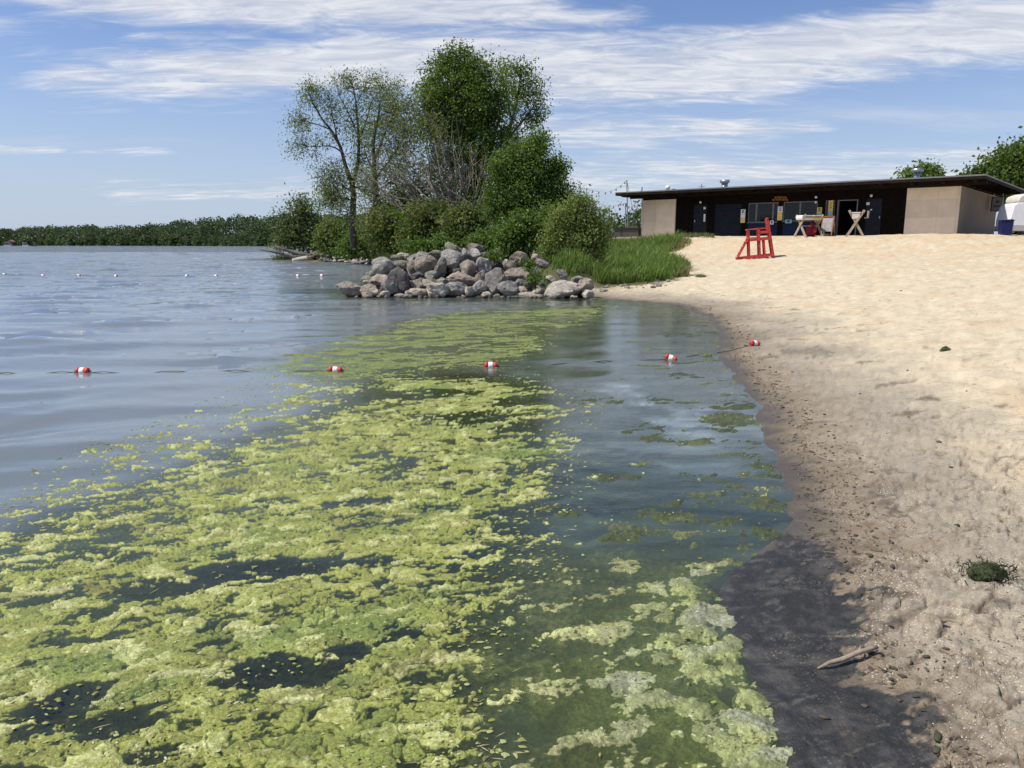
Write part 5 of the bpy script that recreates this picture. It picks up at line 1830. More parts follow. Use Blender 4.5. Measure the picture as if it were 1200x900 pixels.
plant('tree', 'broad mid-height dark green tree at the right side of the grove', 'tree', 50, (615, 285),
      [([(615, 295), (615, 255), (618, 220), (622, 190)], .3, .06), ([(616, 245), (632, 225), (645, 210)], .14, .03), ([(616, 240), (598, 220), (588, 205)], .14, .03)],
      [(618, 178, 20, 16, 70, 34), (594, 200, 22, 20, 90, 34), (625, 202, 26, 22, 110, 34), (648, 212, 16, 20, 70, 32), (604, 232, 28, 24, 120, 34), (640, 240, 22, 22, 90, 32), (660, 240, 6, 12, 20, 26), (585, 232, 16, 22, 60, 32), (610, 262, 30, 22, 90, 32), (575, 262, 20, 26, 60, 30), (634, 166, 10, 10, 30, 26), (655, 196, 9, 10, 30, 26), (664, 226, 6, 9, 22, 24), (598, 184, 8, 7, 22, 24)],
      .17, DEEP[:2] + MID, 26, sub_r=.33, nk=1.45, sk=.85, er=.88, jag=.36, up=.25, twigs=.4, yz=.9)

# bushes
plant('bush', 'pale olive willow bush behind the right end of the rock pile', 'bush', 30.5, (676, 306),
      [([(676, 312), (672, 285), (664, 260), (655, 245)], .05, .012), ([(678, 312), (680, 280), (682, 250), (680, 232)], .05, .012), ([(679, 310), (692, 280), (702, 262), (708, 250)], .05, .01), ([(674, 310), (656, 290), (646, 275)], .04, .01), ([(680, 308), (700, 292), (708, 285)], .04, .01)],
      [(680, 240, 15, 14, 60, 20), (664, 255, 18, 16, 80, 20), (692, 258, 16, 16, 70, 20), (650, 276, 14, 16, 60, 20), (676, 278, 26, 20, 130, 22), (704, 278, 10, 18, 46, 18), (660, 296, 20, 14, 70, 20), (690, 298, 20, 13, 70, 20), (706, 250, 6, 5, 8, 10), (640, 290, 8, 12, 26, 18), (676, 228, 6, 6, 10, 10), (712, 262, 4, 5, 6, 8)],
      .125, [(.21, .27, .075), (.18, .235, .062), (.26, .30, .11), (.13, .175, .045)], 31, nk=1.2, sub_r=.18, er=.88, jag=.34, aspect=.36, up=.2, bark=M_GREYBARK, part='stems', twigs=.5)
plant('bush', 'mid-green round bush left of the pale willow bush', 'bush', 33, (610, 300),
      [([(610, 306), (608, 285), (606, 265)], .05, .015), ([(610, 304), (622, 285), (628, 272)], .04, .012), ([(608, 304), (596, 288), (592, 278)], .04, .012)],
      [(612, 264, 18, 14, 70, 24), (596, 278, 15, 15, 66, 24), (624, 278, 14, 16, 60, 24), (608, 290, 22, 13, 80, 24), (590, 294, 10, 9, 30, 20), (634, 292, 10, 10, 30, 22)],
      .16, BRIGHT + MID, 32, sub_r=.19, up=.35, part='stems', twigs=.3)
OL = OLIVE + MID[:1]
for (u, v, label, seed, dep, bl, gr) in (
        (458, 292, 'olive green bush left of the middle above the rubble line', 33, 56, [(452, 262, 18, 16, 60, 26), (470, 268, 14, 16, 50, 26), (445, 280, 14, 12, 40, 24), (466, 286, 20, 10, 50, 24)], OL),
        (505, 292, 'tall yellowish olive bush below the fanned bare branches', 34, 48, [(500, 252, 22, 14, 70, 26), (520, 262, 18, 18, 70, 26), (488, 270, 20, 18, 80, 26), (510, 282, 24, 14, 80, 26)], OL),
        (545, 292, 'dark olive bush behind the crest of the rock pile', 35, 44, [(540, 258, 20, 14, 60, 26), (555, 268, 16, 18, 60, 26), (538, 276, 20, 16, 70, 26), (560, 285, 16, 12, 50, 24)], OLIVE[1:] + DEEP[:2]),
        (425, 298, 'small bright green bush under the dark-trunked tree', 36, 66, [(424, 284, 14, 9, 40, 22), (438, 288, 10, 9, 30, 22), (410, 290, 12, 7, 30, 20)], MID + BRIGHT[:1]),
        (398, 295, 'low green bush between the left trunk and the tip willow', 37, 76, [(392, 272, 14, 14, 50, 24), (404, 284, 14, 12, 44, 24), (384, 284, 10, 12, 36, 22)], MID + OLIVE[:2]),
        (575, 296, 'small leafy green bush just behind the whitish boulder', 38, 36, [(572, 284, 14, 12, 46, 22), (588, 286, 10, 12, 34, 22), (560, 284, 10, 8, 24, 20)], MID + BRIGHT[:1]),
        (648, 285, 'narrow shaded bush between the broad tree and the pale willow bush', 39, 40, [(648, 262, 12, 18, 60, 24), (656, 280, 12, 12, 40, 24), (638, 280, 12, 14, 40, 24)], DEEP + MID[:1]),
        (498, 296, 'low fresh green weeds bush at the back left of the rock pile', 40, 40, [(488, 291, 14, 6, 34, 20), (506, 291, 12, 6, 30, 20), (520, 288, 10, 7, 26, 20)], BRIGHT + MID)):
    plant('bush', label, 'bush', dep, (u, v), [([(u, v + 6), (bl[0][0], bl[0][1])], .05, .012), ([(u + 2, v + 5), (bl[1][0], bl[1][1])], .05, .012), ([(u - 2, v + 5), (bl[2][0], bl[2][1])], .04, .01)], bl, .0046 * dep, gr, seed,
          nk=1.6, sub_r=.0066 * dep, up=.3, part='stems', twigs=.3, aspect=.45)
plant('bush', 'feathery grey-green willow at the left tip of the point over the driftwood', 'bush', 84, (365, 300),
      [([(372, 302), (362, 280), (356, 255), (353, 238)], .12, .03), ([(374, 302), (372, 275), (372, 262)], .10, .02), ([(370, 300), (345, 282), (334, 268), (330, 255)], .09, .02), ([(370, 302), (384, 285), (392, 275)], .08, .02)],
      [(354, 242, 9, 10, 40, 16), (352, 258, 15, 14, 70, 18), (336, 262, 9, 12, 26, 12), (366, 268, 18, 16, 80, 20), (344, 278, 18, 14, 64, 18), (374, 284, 18, 13, 80, 22), (332, 254, 5, 7, 8, 10), (330, 284, 10, 9, 22, 12), (386, 286, 9, 12, 34, 18)],
      .42, [(.12, .155, .065), (.10, .14, .05), (.15, .18, .08), (.08, .115, .035)], 41, sub_r=.62, aspect=.32, up=.1, part='stems')
# tree behind the beach house at the right edge
plant('tree', 'large sunlit green tree behind the right end of the beach house at the picture edge', 'tree', 78, (1190, 270),
      [([(1195, 275), (1192, 230), (1188, 200)], .5, .1), ([(1192, 225), (1170, 205), (1150, 200)], .2, .05), ([(1192, 225), (1220, 200), (1240, 190)], .2, .05)],
      [(1186, 198, 18, 16, 110, 34), (1166, 207, 16, 12, 90, 34), (1148, 213, 12, 6, 46, 30), (1205, 188, 15, 17, 90, 34), (1225, 196, 22, 22, 120, 34), (1180, 218, 30, 12, 110, 34), (1250, 205, 22, 22, 80, 34), (1150, 226, 26, 8, 60, 30), (1210, 225, 36, 18, 110, 32), (1197, 180, 7, 6, 18, 26)],
      .42, [(.085, .135, .03), (.11, .16, .035), (.065, .11, .025)], 51, sub_r=.75, up=.3, yz=.9, twigs=.4)
plant('tree', 'small dark tree top showing over the roof beside the right vent', 'tree', 92, (1078, 265),
      [([(1080, 275), (1079, 230), (1079, 205)], .3, .06)],
      [(1070, 206, 9, 5, 26, 20), (1084, 203, 11, 6, 34, 20), (1094, 207, 7, 4, 16, 18), (1062, 210, 6, 3, 12, 16), (1080, 218, 22, 10, 50, 20), (1080, 236, 22, 14, 50, 20)],
      .42, DEEP[:2] + MID[:1], 52, sub_r=.6, up=.3, twigs=.4)

# ------------------------------------------------------------------ far wooded shores
def far_wood(name, pts, n, label, seed, greens, tall=0.55, leaf=1.5, npl=70, hillname='far_hills'):
    """pts: (u, v top, v base, depth) along the shore; one wooded mass on its own low hill"""
    r = np.random.default_rng(seed)
    U = np.array([p[0] for p in pts], float)
    tops = np.array([p[1] for p in pts], float)
    bases = np.array([p[2] for p in pts], float)
    deps = np.array([p[3] for p in pts], float)
    # hill ridge under the trees
    uu = np.linspace(U[0], U[-1], 120)
    hv, vv = [], []
    for u in uu:
        y = np.interp(u, U, deps)
        zt = at(u, np.interp(u, U, tops), y).z
        p0 = at(u, 286, y)
        for (f, dy) in ((-1.5, -4), (0.04 * zt, 3), (max(zt * (1 - tall) - 2, .3), y * .08), (max(zt * (1 - tall) - 2, .3), y * .2), (-1.5, y * .3)):
            q = p0 * ((y + dy) / y)
            hv.append((q.x, y + dy, f))
    k = 5
    hf = [(i * k + j, (i + 1) * k + j, (i + 1) * k + j + 1, i * k + j + 1) for i in range(len(uu) - 1) for j in range(k - 1)]
    tag(link(hillname, np_mesh(hillname, hv, hf, True), simple_mat('forest_floor', (.030, .040, .018), .95, .3, .05)), kind='structure')
    C, COLS = [], []
    for i in range(n):
        u = r.uniform(U[0], U[-1])
        y = np.interp(u, U, deps)
        t = r.random() ** .45 if r.random() > .28 else r.random() * .06
        zt = (at(u, np.interp(u, U, tops), y).z * (1 + .16 * float(fbm(np.array([u * .045]), np.array([seed * 1.0]), 3, seed)[0])) - CAM_H) * (1 + .10 * t) + CAM_H
        yy = y * (1 + .10 * t)
        x = at(u, 286, y).x * yy / y
        Ht = min(zt * tall + 5.5, 18) * r.uniform(.66, 1.18)
        if t < .08:
            Ht *= r.uniform(.35, .7)
        gz_ = max((zt - Ht * .97) * t, 0)
        R0 = Ht * r.uniform(.38, .60)
        m = int(npl * r.uniform(.8, 1.2))
        q = r.normal(size=(m, 3))
        q /= np.linalg.norm(q, axis=1)[:, None]
        q[:, 2] = np.abs(q[:, 2]) * 1.75 - .85
        q *= r.uniform(.7, 1.05, m)[:, None]
        c = np.array([x, yy, gz_ + Ht * .50]) + q * np.array([R0 * 1.1, R0 * 1.1, Ht * .54])
        g = np.array(greens[r.integers(len(greens))]) * r.uniform(.6, 1.5)
        C.append(c)
        COLS.append(g[None, :] * r.uniform(.8, 1.2, (m, 1)))
    v, f, c = leaves_np(np.concatenate(C), leaf, np.concatenate(COLS), r, .3, .8)
    return tag(link(name, np_mesh(name, v, f, False, np.clip(c, .005, .4)), M_LEAF), label, 'woods', None, 'stuff')


FARG = [(.045, .075, .030), (.06, .092, .036), (.04, .064, .028), (.075, .105, .042), (.055, .085, .040)]
far_wood('far_woods', [(-330, 262, 287.6, 900), (-120, 266, 287.6, 880), (0, 268, 287.6, 850), (14, 266, 287.6, 850), (18, 270, 287.6, 850), (32, 265, 287.6, 840), (70, 264, 287.6, 830), (110, 263, 287.7, 800), (150, 264, 287.8, 780), (200, 259, 287.9, 740), (240, 255, 288, 720),
                        (262, 252, 288, 700), (300, 250, 288.2, 660), (340, 252, 288.3, 640), (400, 248, 288.4, 620), (470, 252, 288.5, 600), (560, 258, 288.5, 600)], 1300,
         'dark wooded shore across the lake', 61, FARG, .5, 1.8, 84)
far_wood('near_woods', [(600, 262, 280, 260), (690, 262, 280, 230), (712, 257, 280, 220), (722, 256, 280, 220), (738, 252.5, 280, 215), (754, 256, 280, 215), (800, 255, 280, 220), (900, 258, 280, 240)], 170,
         'low line of green trees beyond the storage box left of the beach house', 62, [(.07, .105, .03), (.055, .09, .025), (.085, .12, .035)], .75, .8, 110, 'hill')

# ================================================================== swim buoys and their lines
M_BUOYRED = simple_mat('buoy_red', (0.52, 0.045, 0.035), 0.45, 0.15, 9, 0.002)
M_BUOYWHITE = simple_mat('buoy_white', (0.80, 0.79, 0.75), 0.45, 0.08, 9)
M_ROPE = simple_mat('wet_rope', (0.16, 0.16, 0.13), 0.8, 0.2, 30)


def lathe_x(prof, n=20):
    """prof: (x, r) pairs, axis along x"""
    vs, fs = [], []
    for x, r_ in prof:
        for k in range(n):
            a = 2 * math.pi * k / n
            vs.append((x, math.cos(a) * r_, math.sin(a) * r_))
    for i in range(len(prof) - 1):
        for k in range(n):
            fs.append((i * n + k, (i + 1) * n + k, (i + 1) * n + (k + 1) % n, i * n + (k + 1) % n))
    fs.append(tuple(range(n)))
    fs.append(tuple(len(prof) * n - n + k for k in range(n - 1, -1, -1)))
    return MB().add(vs, fs)


def make_buoy():
    root = empty('swim_buoy', (0, 0, 0))
    L, r_ = .115, .062
    lathe_x([(-L, .02), (-L, .045), (-L + .008, r_ - .006), (-L + .022, r_), (-.042, r_)]).build('red_end', M_BUOYRED, root, True)
    lathe_x([(L, .02), (L, .045), (L - .008, r_ - .006), (L - .022, r_), (.042, r_)]).build('red_end', M_BUOYRED, root, True)
    lathe_x([(-.0415, r_ + .0012), (-.02, r_ + .002), (.02, r_ + .002), (.0415, r_ + .0012)]).build('white_band', M_BUOYWHITE, root, True)
    MB().tube([(-L - .035, 0, 0), (-L + .01, 0, 0)], .014, 8).build('rope_end', M_ROPE, root, True)
    MB().tube([(L + .035, 0, 0), (L - .01, 0, 0)], .014, 8).build('rope_end', M_ROPE, root, True)
    return root


def water_z(x, y):
    a = np.array([float(x)]), np.array([float(y)])
    return float(wave(a[0], a[1], wave_amp(*a), wspace(a[1]))[0])


buoy0 = make_buoy()


def make_far_buoy():
    root = empty('swim_buoy', (0, 0, 0))
    L, r_ = .15, .085
    lathe_x([(-L, .02), (-L, .06), (-L + .01, r_ - .006), (-L + .03, r_), (-.095, r_)]).build('red_end', M_BUOYRED, root, True)
    lathe_x([(L, .02), (L, .06), (L - .01, r_ - .006), (L - .03, r_), (.095, r_)]).build('red_end', M_BUOYRED, root, True)
    lathe_x([(-.094, r_ + .0012), (-.04, r_ + .002), (.04, r_ + .002), (.094, r_ + .0012)]).build('white_band', M_BUOYWHITE, root, True)
    return root


far_buoy0 = make_far_buoy()
BUOYS = [(97, 434.5, 0, .76, 'red and white buoy floating in open water, leftmost of the near line'), (393, 433, 6, .76, 'red and white buoy at the edge of the algae right of the leftmost one'),
         (575, 427.5, 2, .77, 'red and white buoy in the middle of the green algae'), (786, 419, -14, .76, 'tilted red and white buoy in the shallow water near the beach'),
         (884, 405, 24, .76, 'muddy red and white buoy stranded on the sand')]
near_pts = []
for i, (u, v, rz, s, lab) in enumerate(BUOYS):
    o = buoy0 if i == 0 else copy_tree(buoy0)
    if i == 4:
        g = GT(u, v + 1)
        x, y, z = g.x, g.y, g.z + .045
    else:
        x, y = G(u, v + 2)
        z = water_z(x, y) + .018
    o.location = (x, y, z)
    o.rotation_euler = (0, R((0, 3, 0, 14, 6)[i]), R(rz))
    o.scale = (s, s, s)
    tag(o, lab, 'buoy', 'red and white swim buoys of the near line')
    near_pts.append((x, y, z))
for i, (u, v) in enumerate(((50, 322.6), (92, 322.6), (136, 323.2), (219, 323), (253, 323.2), (349, 322.8), (377, 322.6), (5, 321.5))):
    o = far_buoy0 if i == 0 else copy_tree(far_buoy0)
    x, y = G(u, v + .6)
    o.location = (x, y, .02)
    o.scale = (.72, .72, .72)
    o.rotation_euler = (0, 0, R(random.uniform(-30, 30)))
    tag(o, ('second buoy from the left picture edge in the far row of tiny buoys', 'third buoy from the left edge in the far row of tiny buoys', 'fourth buoy from the left edge in the far row, before the wide gap',
            'tiny far-row buoy just right of the wide gap', 'tiny far-row buoy, rightmost of the pair after the wide gap', 'tiny far-row buoy left of the last one, in the tree reflection', 'last tiny far-row buoy nearest the rock pile',
            'first tiny buoy of the far row at the left picture edge')[i], 'buoy', 'tiny buoys of the far line')


def rope(name, pts, rad, label, sink=.004):
    P = []
    rr = random.Random(len(pts))
    for a, b in zip(pts[:-1], pts[1:]):
        n = max(4, int(math.dist(a[:2], b[:2]) / .25))
        for i in range(n):
            t = i / n
            x, y = a[0] + (b[0] - a[0]) * t, a[1] + (b[1] - a[1]) * t
            x += .05 * math.sin(t * 7 + a[0])
            y += .025 * math.sin(t * 5 + a[1])
            P.append((x, y, .02 * math.sin(t * 23) - sink))
    P.append(tuple(pts[-1]))
    A = np.array(P)
    if A[:, 1].max() < 30:
        A[:-1, 2] = np.maximum(A[:-1, 2] + wave(A[:-1, 0], A[:-1, 1], wave_amp(A[:-1, 0], A[:-1, 1]), wspace(A[:-1, 1])), height(A[:-1, 0], A[:-1, 1]) + .008)
    else:
        A[:, 2] = .012
    P = A.tolist()
    tag(MB().tube(P, rad, 5).build(name, M_ROPE, None, True), label, 'rope')


bx0, by0 = G(-160, 437)
rope('float_rope', [(bx0, by0, 0)] + near_pts[:4] + [(near_pts[4][0] - .3, near_pts[4][1] - .15, near_pts[4][2]), near_pts[4]], .0065, 'thin wet rope linking the near line of red and white buoys')
rope('float_rope', [(*G(-60, 322.5), 0)] + [(*G(u, v), .02) for u, v in ((50, 323), (92, 323), (136, 323.6), (219, 323.4), (253, 323.6), (349, 323.2), (377, 323))] + [(*G(398, 322), .02)], .012, 'thin dark rope along the far line of tiny buoys')

# ================================================================== stick, weed heaps, driftwood
def twist(a, b, n, jit, rr):
    a, b = Vector(a), Vector(b)
    return [a.lerp(b, i / (n - 1)) + Vector((rr.uniform(-1, 1), rr.uniform(-1, 1), rr.uniform(-.4, .4))) * jit for i in range(n)]


rs = random.Random(9)
M_STICK = simple_mat('bleached_stick', (0.27, 0.215, 0.155), 0.85, 0.25, 14, 0.004)
p0, p1, p2 = GT(958, 787), GT(985, 779), GT(1027, 770)
e = empty('stick', p0, 0, 'bleached broken stick lying at the edge of the black mud', 'stick')
pts = [Vector((0, 0, .004)), (p1 - p0) * .5 + Vector((0, 0, .022)), (p1 - p0) + Vector((0, 0, .026)), (p1 - p0).lerp(p2 - p0, .5) + Vector((0, 0.003, .030)), (p2 - p0) + Vector((0, 0, .028))]
MB().tube(pts, [.004, .008, .0105, .0098, .009], 9).build('stem', M_STICK, e, True)
MB().tube([pts[3], pts[3] + Vector((.02, .03, .012))], [.007, .004], 6).build('snag', M_STICK, e, True)


def weed_heap(name, label, u, v, rad, hgt, n, cols, seed, cat='weed clump'):
    g = GT(u, v)
    r = np.random.default_rng(seed)
    root = empty(name, g, 0, label, cat)
    me = rock_mesh(seed, (rad * 2, rad * 1.5, hgt * 1.6), .2, ICO3, .16)
    b = link('heap', me, simple_mat('matted_weed', cols[0], .9, .4, 30, .01), root, loc=(0, 0, hgt * .25))
    c = r.normal(size=(n, 3)) * np.array([rad * .6, rad * .45, hgt * .35]) + np.array([0, 0, hgt * .55])
    c[:, 2] = np.maximum(c[:, 2], .004)
    vv, ff, cc = leaves_np(c, rad * .30, np.array(cols)[r.integers(len(cols), size=n)], r, .6, .14, .1)
    link('fronds', np_mesh('fronds', vv, ff, False, cc), M_LEAF, root)


weed_heap('weed_clump', 'dark green washed-up weed clump on the sand at the right', 1157, 678, .115, .06, 620, [(.045, .055, .022), (.03, .035, .017), (.07, .08, .03)], 71)
weed_heap('weed_clump', 'small green tuft of weed alone on the dry sand', 1108, 410, .07, .07, 120, [(.07, .085, .03), (.05, .06, .025)], 72)
weed_heap('weed_clump', 'pale green clump stranded just off the beach left of the stranded buoy', 829, 418, .09, .06, 120, [(.15, .17, .06), (.10, .12, .04)], 73)
weed_heap('weed_clump', 'low green sprig at the foot of the grass bank', 822, 325, .22, .12, 160, [(.09, .12, .04), (.07, .09, .03)], 76)


def driftwood():
    dep = 80.5
    o = at(365, 303, dep)
    e = empty('driftwood_tree', (o.x, o.y, 0), 0, 'uprooted dead tree with bare limbs reaching over the water at the tip of the point', 'driftwood')
    M_D = simple_mat('dead_wood', (0.15, 0.125, 0.10), .9, .3, 4, .01)
    M_P = simple_mat('pale_dead_wood', (0.38, 0.345, 0.29), .9, .2, 4, .01)

    def L(*q):
        return [Vector(at(u, v, dep + dd)) - Vector((o.x, o.y, 0)) for u, v, dd in q]
    MB().tube(L((380, 300, 0), (362, 303, 0), (343, 305.5, -1)), [.5, .38, .22], 8).build('log', M_P, e, True)
    MB().tube(L((360, 303, 0), (343, 301.5, -.5), (325, 296, -1), (305, 292.5, -2)), [.28, .22, .15, .06], 7).build('limb', M_D, e, True)
    MB().tube(L((366, 301, 0), (350, 298, 0), (335, 293, -.5), (318, 288, -1)), [.28, .22, .15, .06], 7).build('limb', M_D, e, True)
    for a, b in (((325, 296, -1), (318, 294, -1)), ((335, 293, -.5), (330, 287, 0)), ((343, 301, 0), (334, 305, -1)), ((328, 291, -1), (322, 286, 0))):
        MB().tube(L(a, b), [.06, .02], 5).build('twig', M_D, e, True)
    rr = random.Random(4)
    mb = MB()
    for i in range(44):
        a = (374 + rr.uniform(-5, 5), 300 + rr.uniform(-2, 2), rr.uniform(-1, 1))
        an = rr.uniform(0, 6.28)
        mb.tube(L(a, (a[0] + math.cos(an) * 6, a[1] + math.sin(an) * 3.5, a[2] + rr.uniform(-1, 1)), (a[0] + math.cos(an + .4) * 13, a[1] + math.sin(an + .3) * 6, a[2] + rr.uniform(-1, 1))), [.32, .20, .06], 5)
    mb.build('root_mass', M_D, e, True)


driftwood()

# ================================================================== things on the far shore
def far_boat(u, v, dep, rz, label, name, wpx, cab):
    p = at(u, v, dep)
    e = empty(name, (p.x, p.y, 0), rz, label, 'boat')
    L = wpx * px_at(dep)
    W = L * .36
    col = simple_mat('boat_hull', (.045, .05, .06) if not cab else (.66, .66, .66), .5)
    st = [(-.5, .62, 0), (-.42, .9, 0), (0, 1, 0), (.3, .85, .05), (.5, .05, .14)]
    vs, fs = [], []
    for (x, w, lift) in st:
        vs += [(x * L, -w * W / 2, L * .14 + lift * L * .3), (x * L, -w * W * .35, -.1), (x * L, w * W * .35, -.1), (x * L, w * W / 2, L * .14 + lift * L * .3)]
    for i in range(len(st) - 1):
        for j in range(3):
            fs.append((i * 4 + j, (i + 1) * 4 + j, (i + 1) * 4 + j + 1, i * 4 + j + 1))
        fs.append((i * 4 + 3, (i + 1) * 4 + 3, (i + 1) * 4, i * 4))
    fs += [(3, 2, 1, 0), (16, 17, 18, 19)]
    MB().add(vs, fs).build('hull', col, e)
    if cab:
        MB().box(-.42 * L, .32 * L, -W * .42, W * .42, L * .40, L * .44).build('canopy', M_WHITE, e)
        for sx in (-.38, .28):
            for sy in (-.38, .38):
                MB().box(sx * L - .04, sx * L + .04, sy * W - .04, sy * W + .04, L * .13, L * .399).build('post', M_METAL, e)
    else:
        MB().box(-.5 * L - .3, -.5 * L, -.2, .2, L * .02, L * .26).build('outboard_motor', M_INK, e)
        MB().prism([(-.12 * L, L * .14), (.10 * L, L * .14), (.02 * L, L * .30), (-.10 * L, L * .30)], -W * .3, W * .3).build('windshield', M_GREYFRAME, e)


far_boat(40, 288.3, 620, R(8), 'tiny dark motor boat on the lake before the far shore', 'motor_boat', 5.5, False)
far_boat(9, 287.3, 800, R(4), 'small white canopied boat at the far shore near the left edge', 'pontoon_boat', 8, True)
far_boat(30, 287.3, 790, R(-5), 'small white canopied boat at the far shore right of the red cottage', 'pontoon_boat', 7.5, True)


def cottage():
    dep = 842
    p = at(13, 284, dep)
    e = empty('cottage', (p.x, p.y, 1.0), R(10), 'small reddish cottage among the trees on the far shore at the left', 'house')
    w = MB().box(-3, 3, -2.5, 2.5, -1, 3.2).build('wall', simple_mat('red_brown_boards', (.16, .06, .05), .8), e)
    MB().prism([(-3.4, 3.2), (3.4, 3.2), (0, 5.2)], -2.9, 2.9).build('roof', simple_mat('faded_red_roof', (.30, .19, .17), .8), e)
    MB().box(-1.6, -.4, -2.56, -2.502, 1.2, 2.4).build('window', M_GREYFRAME, e)
    MB().box(.4, 1.6, -2.56, -2.502, 1.2, 2.4).build('window', M_GREYFRAME, e)


cottage()

# ================================================================== grass on the bank
def blades(name, polys, n, hmin, hmax, greens, seed, label, wid=.03, lean=.35):
    r = np.random.default_rng(seed)
    P = []
    for poly, share in polys:
        poly = np.array(poly)
        lo, hi = poly.min(0), poly.max(0)
        got = 0
        while got < n * share:
            c = r.uniform(lo, hi, (4000, 2))
            # clumped
            dens = fbm(c[:, 0] * .9, c[:, 1] * .9, 3, seed) + r.uniform(-.55, .55, 4000)
            ok = in_poly(c[:, 0], c[:, 1], [tuple(q) for q in poly]) & (dens > -.05)
            c = c[ok][:int(n * share - got) + 1]
            P.append(c)
            got += len(c)
            if len(c) == 0 and not ok.any():
                break
    P = np.concatenate(P)
    m = len(P)
    z = height(P[:, 0], P[:, 1], True)
    patch = fbm(P[:, 0] * .5, P[:, 1] * .5, 3, seed + 5) * .5 + .5
    H = (hmin + (hmax - hmin) * np.clip(patch + r.uniform(-.3, .3, m), 0, 1))
    an = r.uniform(0, 6.28, m)
    ln = r.normal(size=(m, 2)) * lean * H[:, None]
    s = np.stack([np.cos(an), np.sin(an), np.zeros(m)], 1) * wid * .5
    b = np.stack([P[:, 0], P[:, 1], z - .02], 1)
    mid = b + np.concatenate([ln * .35, (H * .6)[:, None]], 1)
    top = b + np.concatenate([ln, H[:, None]], 1)
    v = np.stack([b - s, b + s, mid + s * .8, mid - s * .8, top], 1).reshape(-1, 3)
    i = np.arange(m)[:, None] * 5
    f = np.concatenate([i + np.array([[0, 1, 2]]), i + np.array([[0, 2, 3]]), i + np.array([[3, 2, 4]])], 0)
    g = np.array(greens)[r.integers(len(greens), size=m)] * r.uniform(.75, 1.25, (m, 1)) * (0.75 + .5 * patch)[:, None]
    return tag(link(name, np_mesh(name, v, f, False, np.repeat(g, 5, 0)), M_GRASS), label, 'grass', None, 'stuff')


def gpoly(pl):
    return [tuple(GT(u, v)[:2]) for u, v in pl]


blades('bank_grass', [(gpoly([(662, 326), (700, 331), (745, 331), (785, 328), (803, 321), (796, 309), (770, 303), (720, 302), (672, 308)]), .62), (gpoly([(630, 318), (662, 326), (672, 308), (640, 300)]), .10),
                      (gpoly([(770, 303), (720, 302), (690, 300), (700, 290), (745, 286), (800, 283), (790, 292), (775, 299)]), .28)], 30000, .12, .80,
       [(.13, .225, .04), (.16, .255, .05), (.10, .175, .033), (.21, .25, .085)], 81, 'lush green grass on the bank right of the boulders')
blades('dry_grass', [(gpoly([(700, 300), (790, 296), (812, 286), (800, 281.5), (745, 281), (690, 290)]), .7), (gpoly([(790, 326), (806, 324), (808, 312), (796, 305), (786, 312)]), .3)], 6000, .15, .5,
       [(.22, .21, .09), (.16, .17, .06), (.27, .24, .12), (.11, .15, .04)], 82, 'yellowish dry grass and weeds between the bank and the beach house')
blades('shore_grass', [([(-26, 84), (-22, 88), (-10, 74), (-4, 62), (-5.5, 52), (-13, 76)], .6), ([(-5, 33), (4, 31.5), (4, 40), (-5, 46)], .4)], 9000, .3, .8,
       [(.09, .15, .035), (.07, .12, .03), (.13, .16, .05)], 83, 'green undergrowth below the trees along the shore of the point', .07)
blades('step_grass', [(gpoly([(792, 279.5), (838, 279), (836, 277.5), (792, 278)]), 1.0)], 700, .12, .35, [(.11, .14, .05), (.15, .16, .07)], 84, 'sparse grass tufts at the foot of the beach house door')
# leafy plants between the boulders
for (u, v, dep, s, lab, sd) in ((627, 327, 25.4, .30, 'leafy green plant growing between the cream and the largest boulder', 91), (579, 301, 27.6, .34, 'green plant at the crest right of the dark cap-shaped boulder', 92),
                                (620, 311, 26.6, .22, 'small bright plant above the cream white boulder', 93), (556, 283, 31, .25, 'green leaves behind the brown flat-topped boulder', 94)):
    r = np.random.default_rng(sd)
    p = at(u, v, dep)
    e = empty('plant', (p.x, p.y, p.z - s * .5), 0, lab, 'plant')
    n = 260
    c = r.normal(size=(n, 3)) * np.array([s * .6, s * .4, s * .42]) + np.array([0, 0, s * .6])
    vv, ff, cc = leaves_np(c, .11, np.array(BRIGHT + MID)[r.integers(6, size=n)], r, .5, .6)
    link('leaves', np_mesh('leaves', vv, ff, False, cc), M_LEAF, e)
    mb = MB()
    for i in range(7):
        q = c[i * 9]
        mb.tube([(0, 0, -.25), (q[0] * .5, q[1] * .5, q[2] * .5), tuple(q)], [.012, .008, .004], 4)
    mb.build('stems', M_BARK, e)

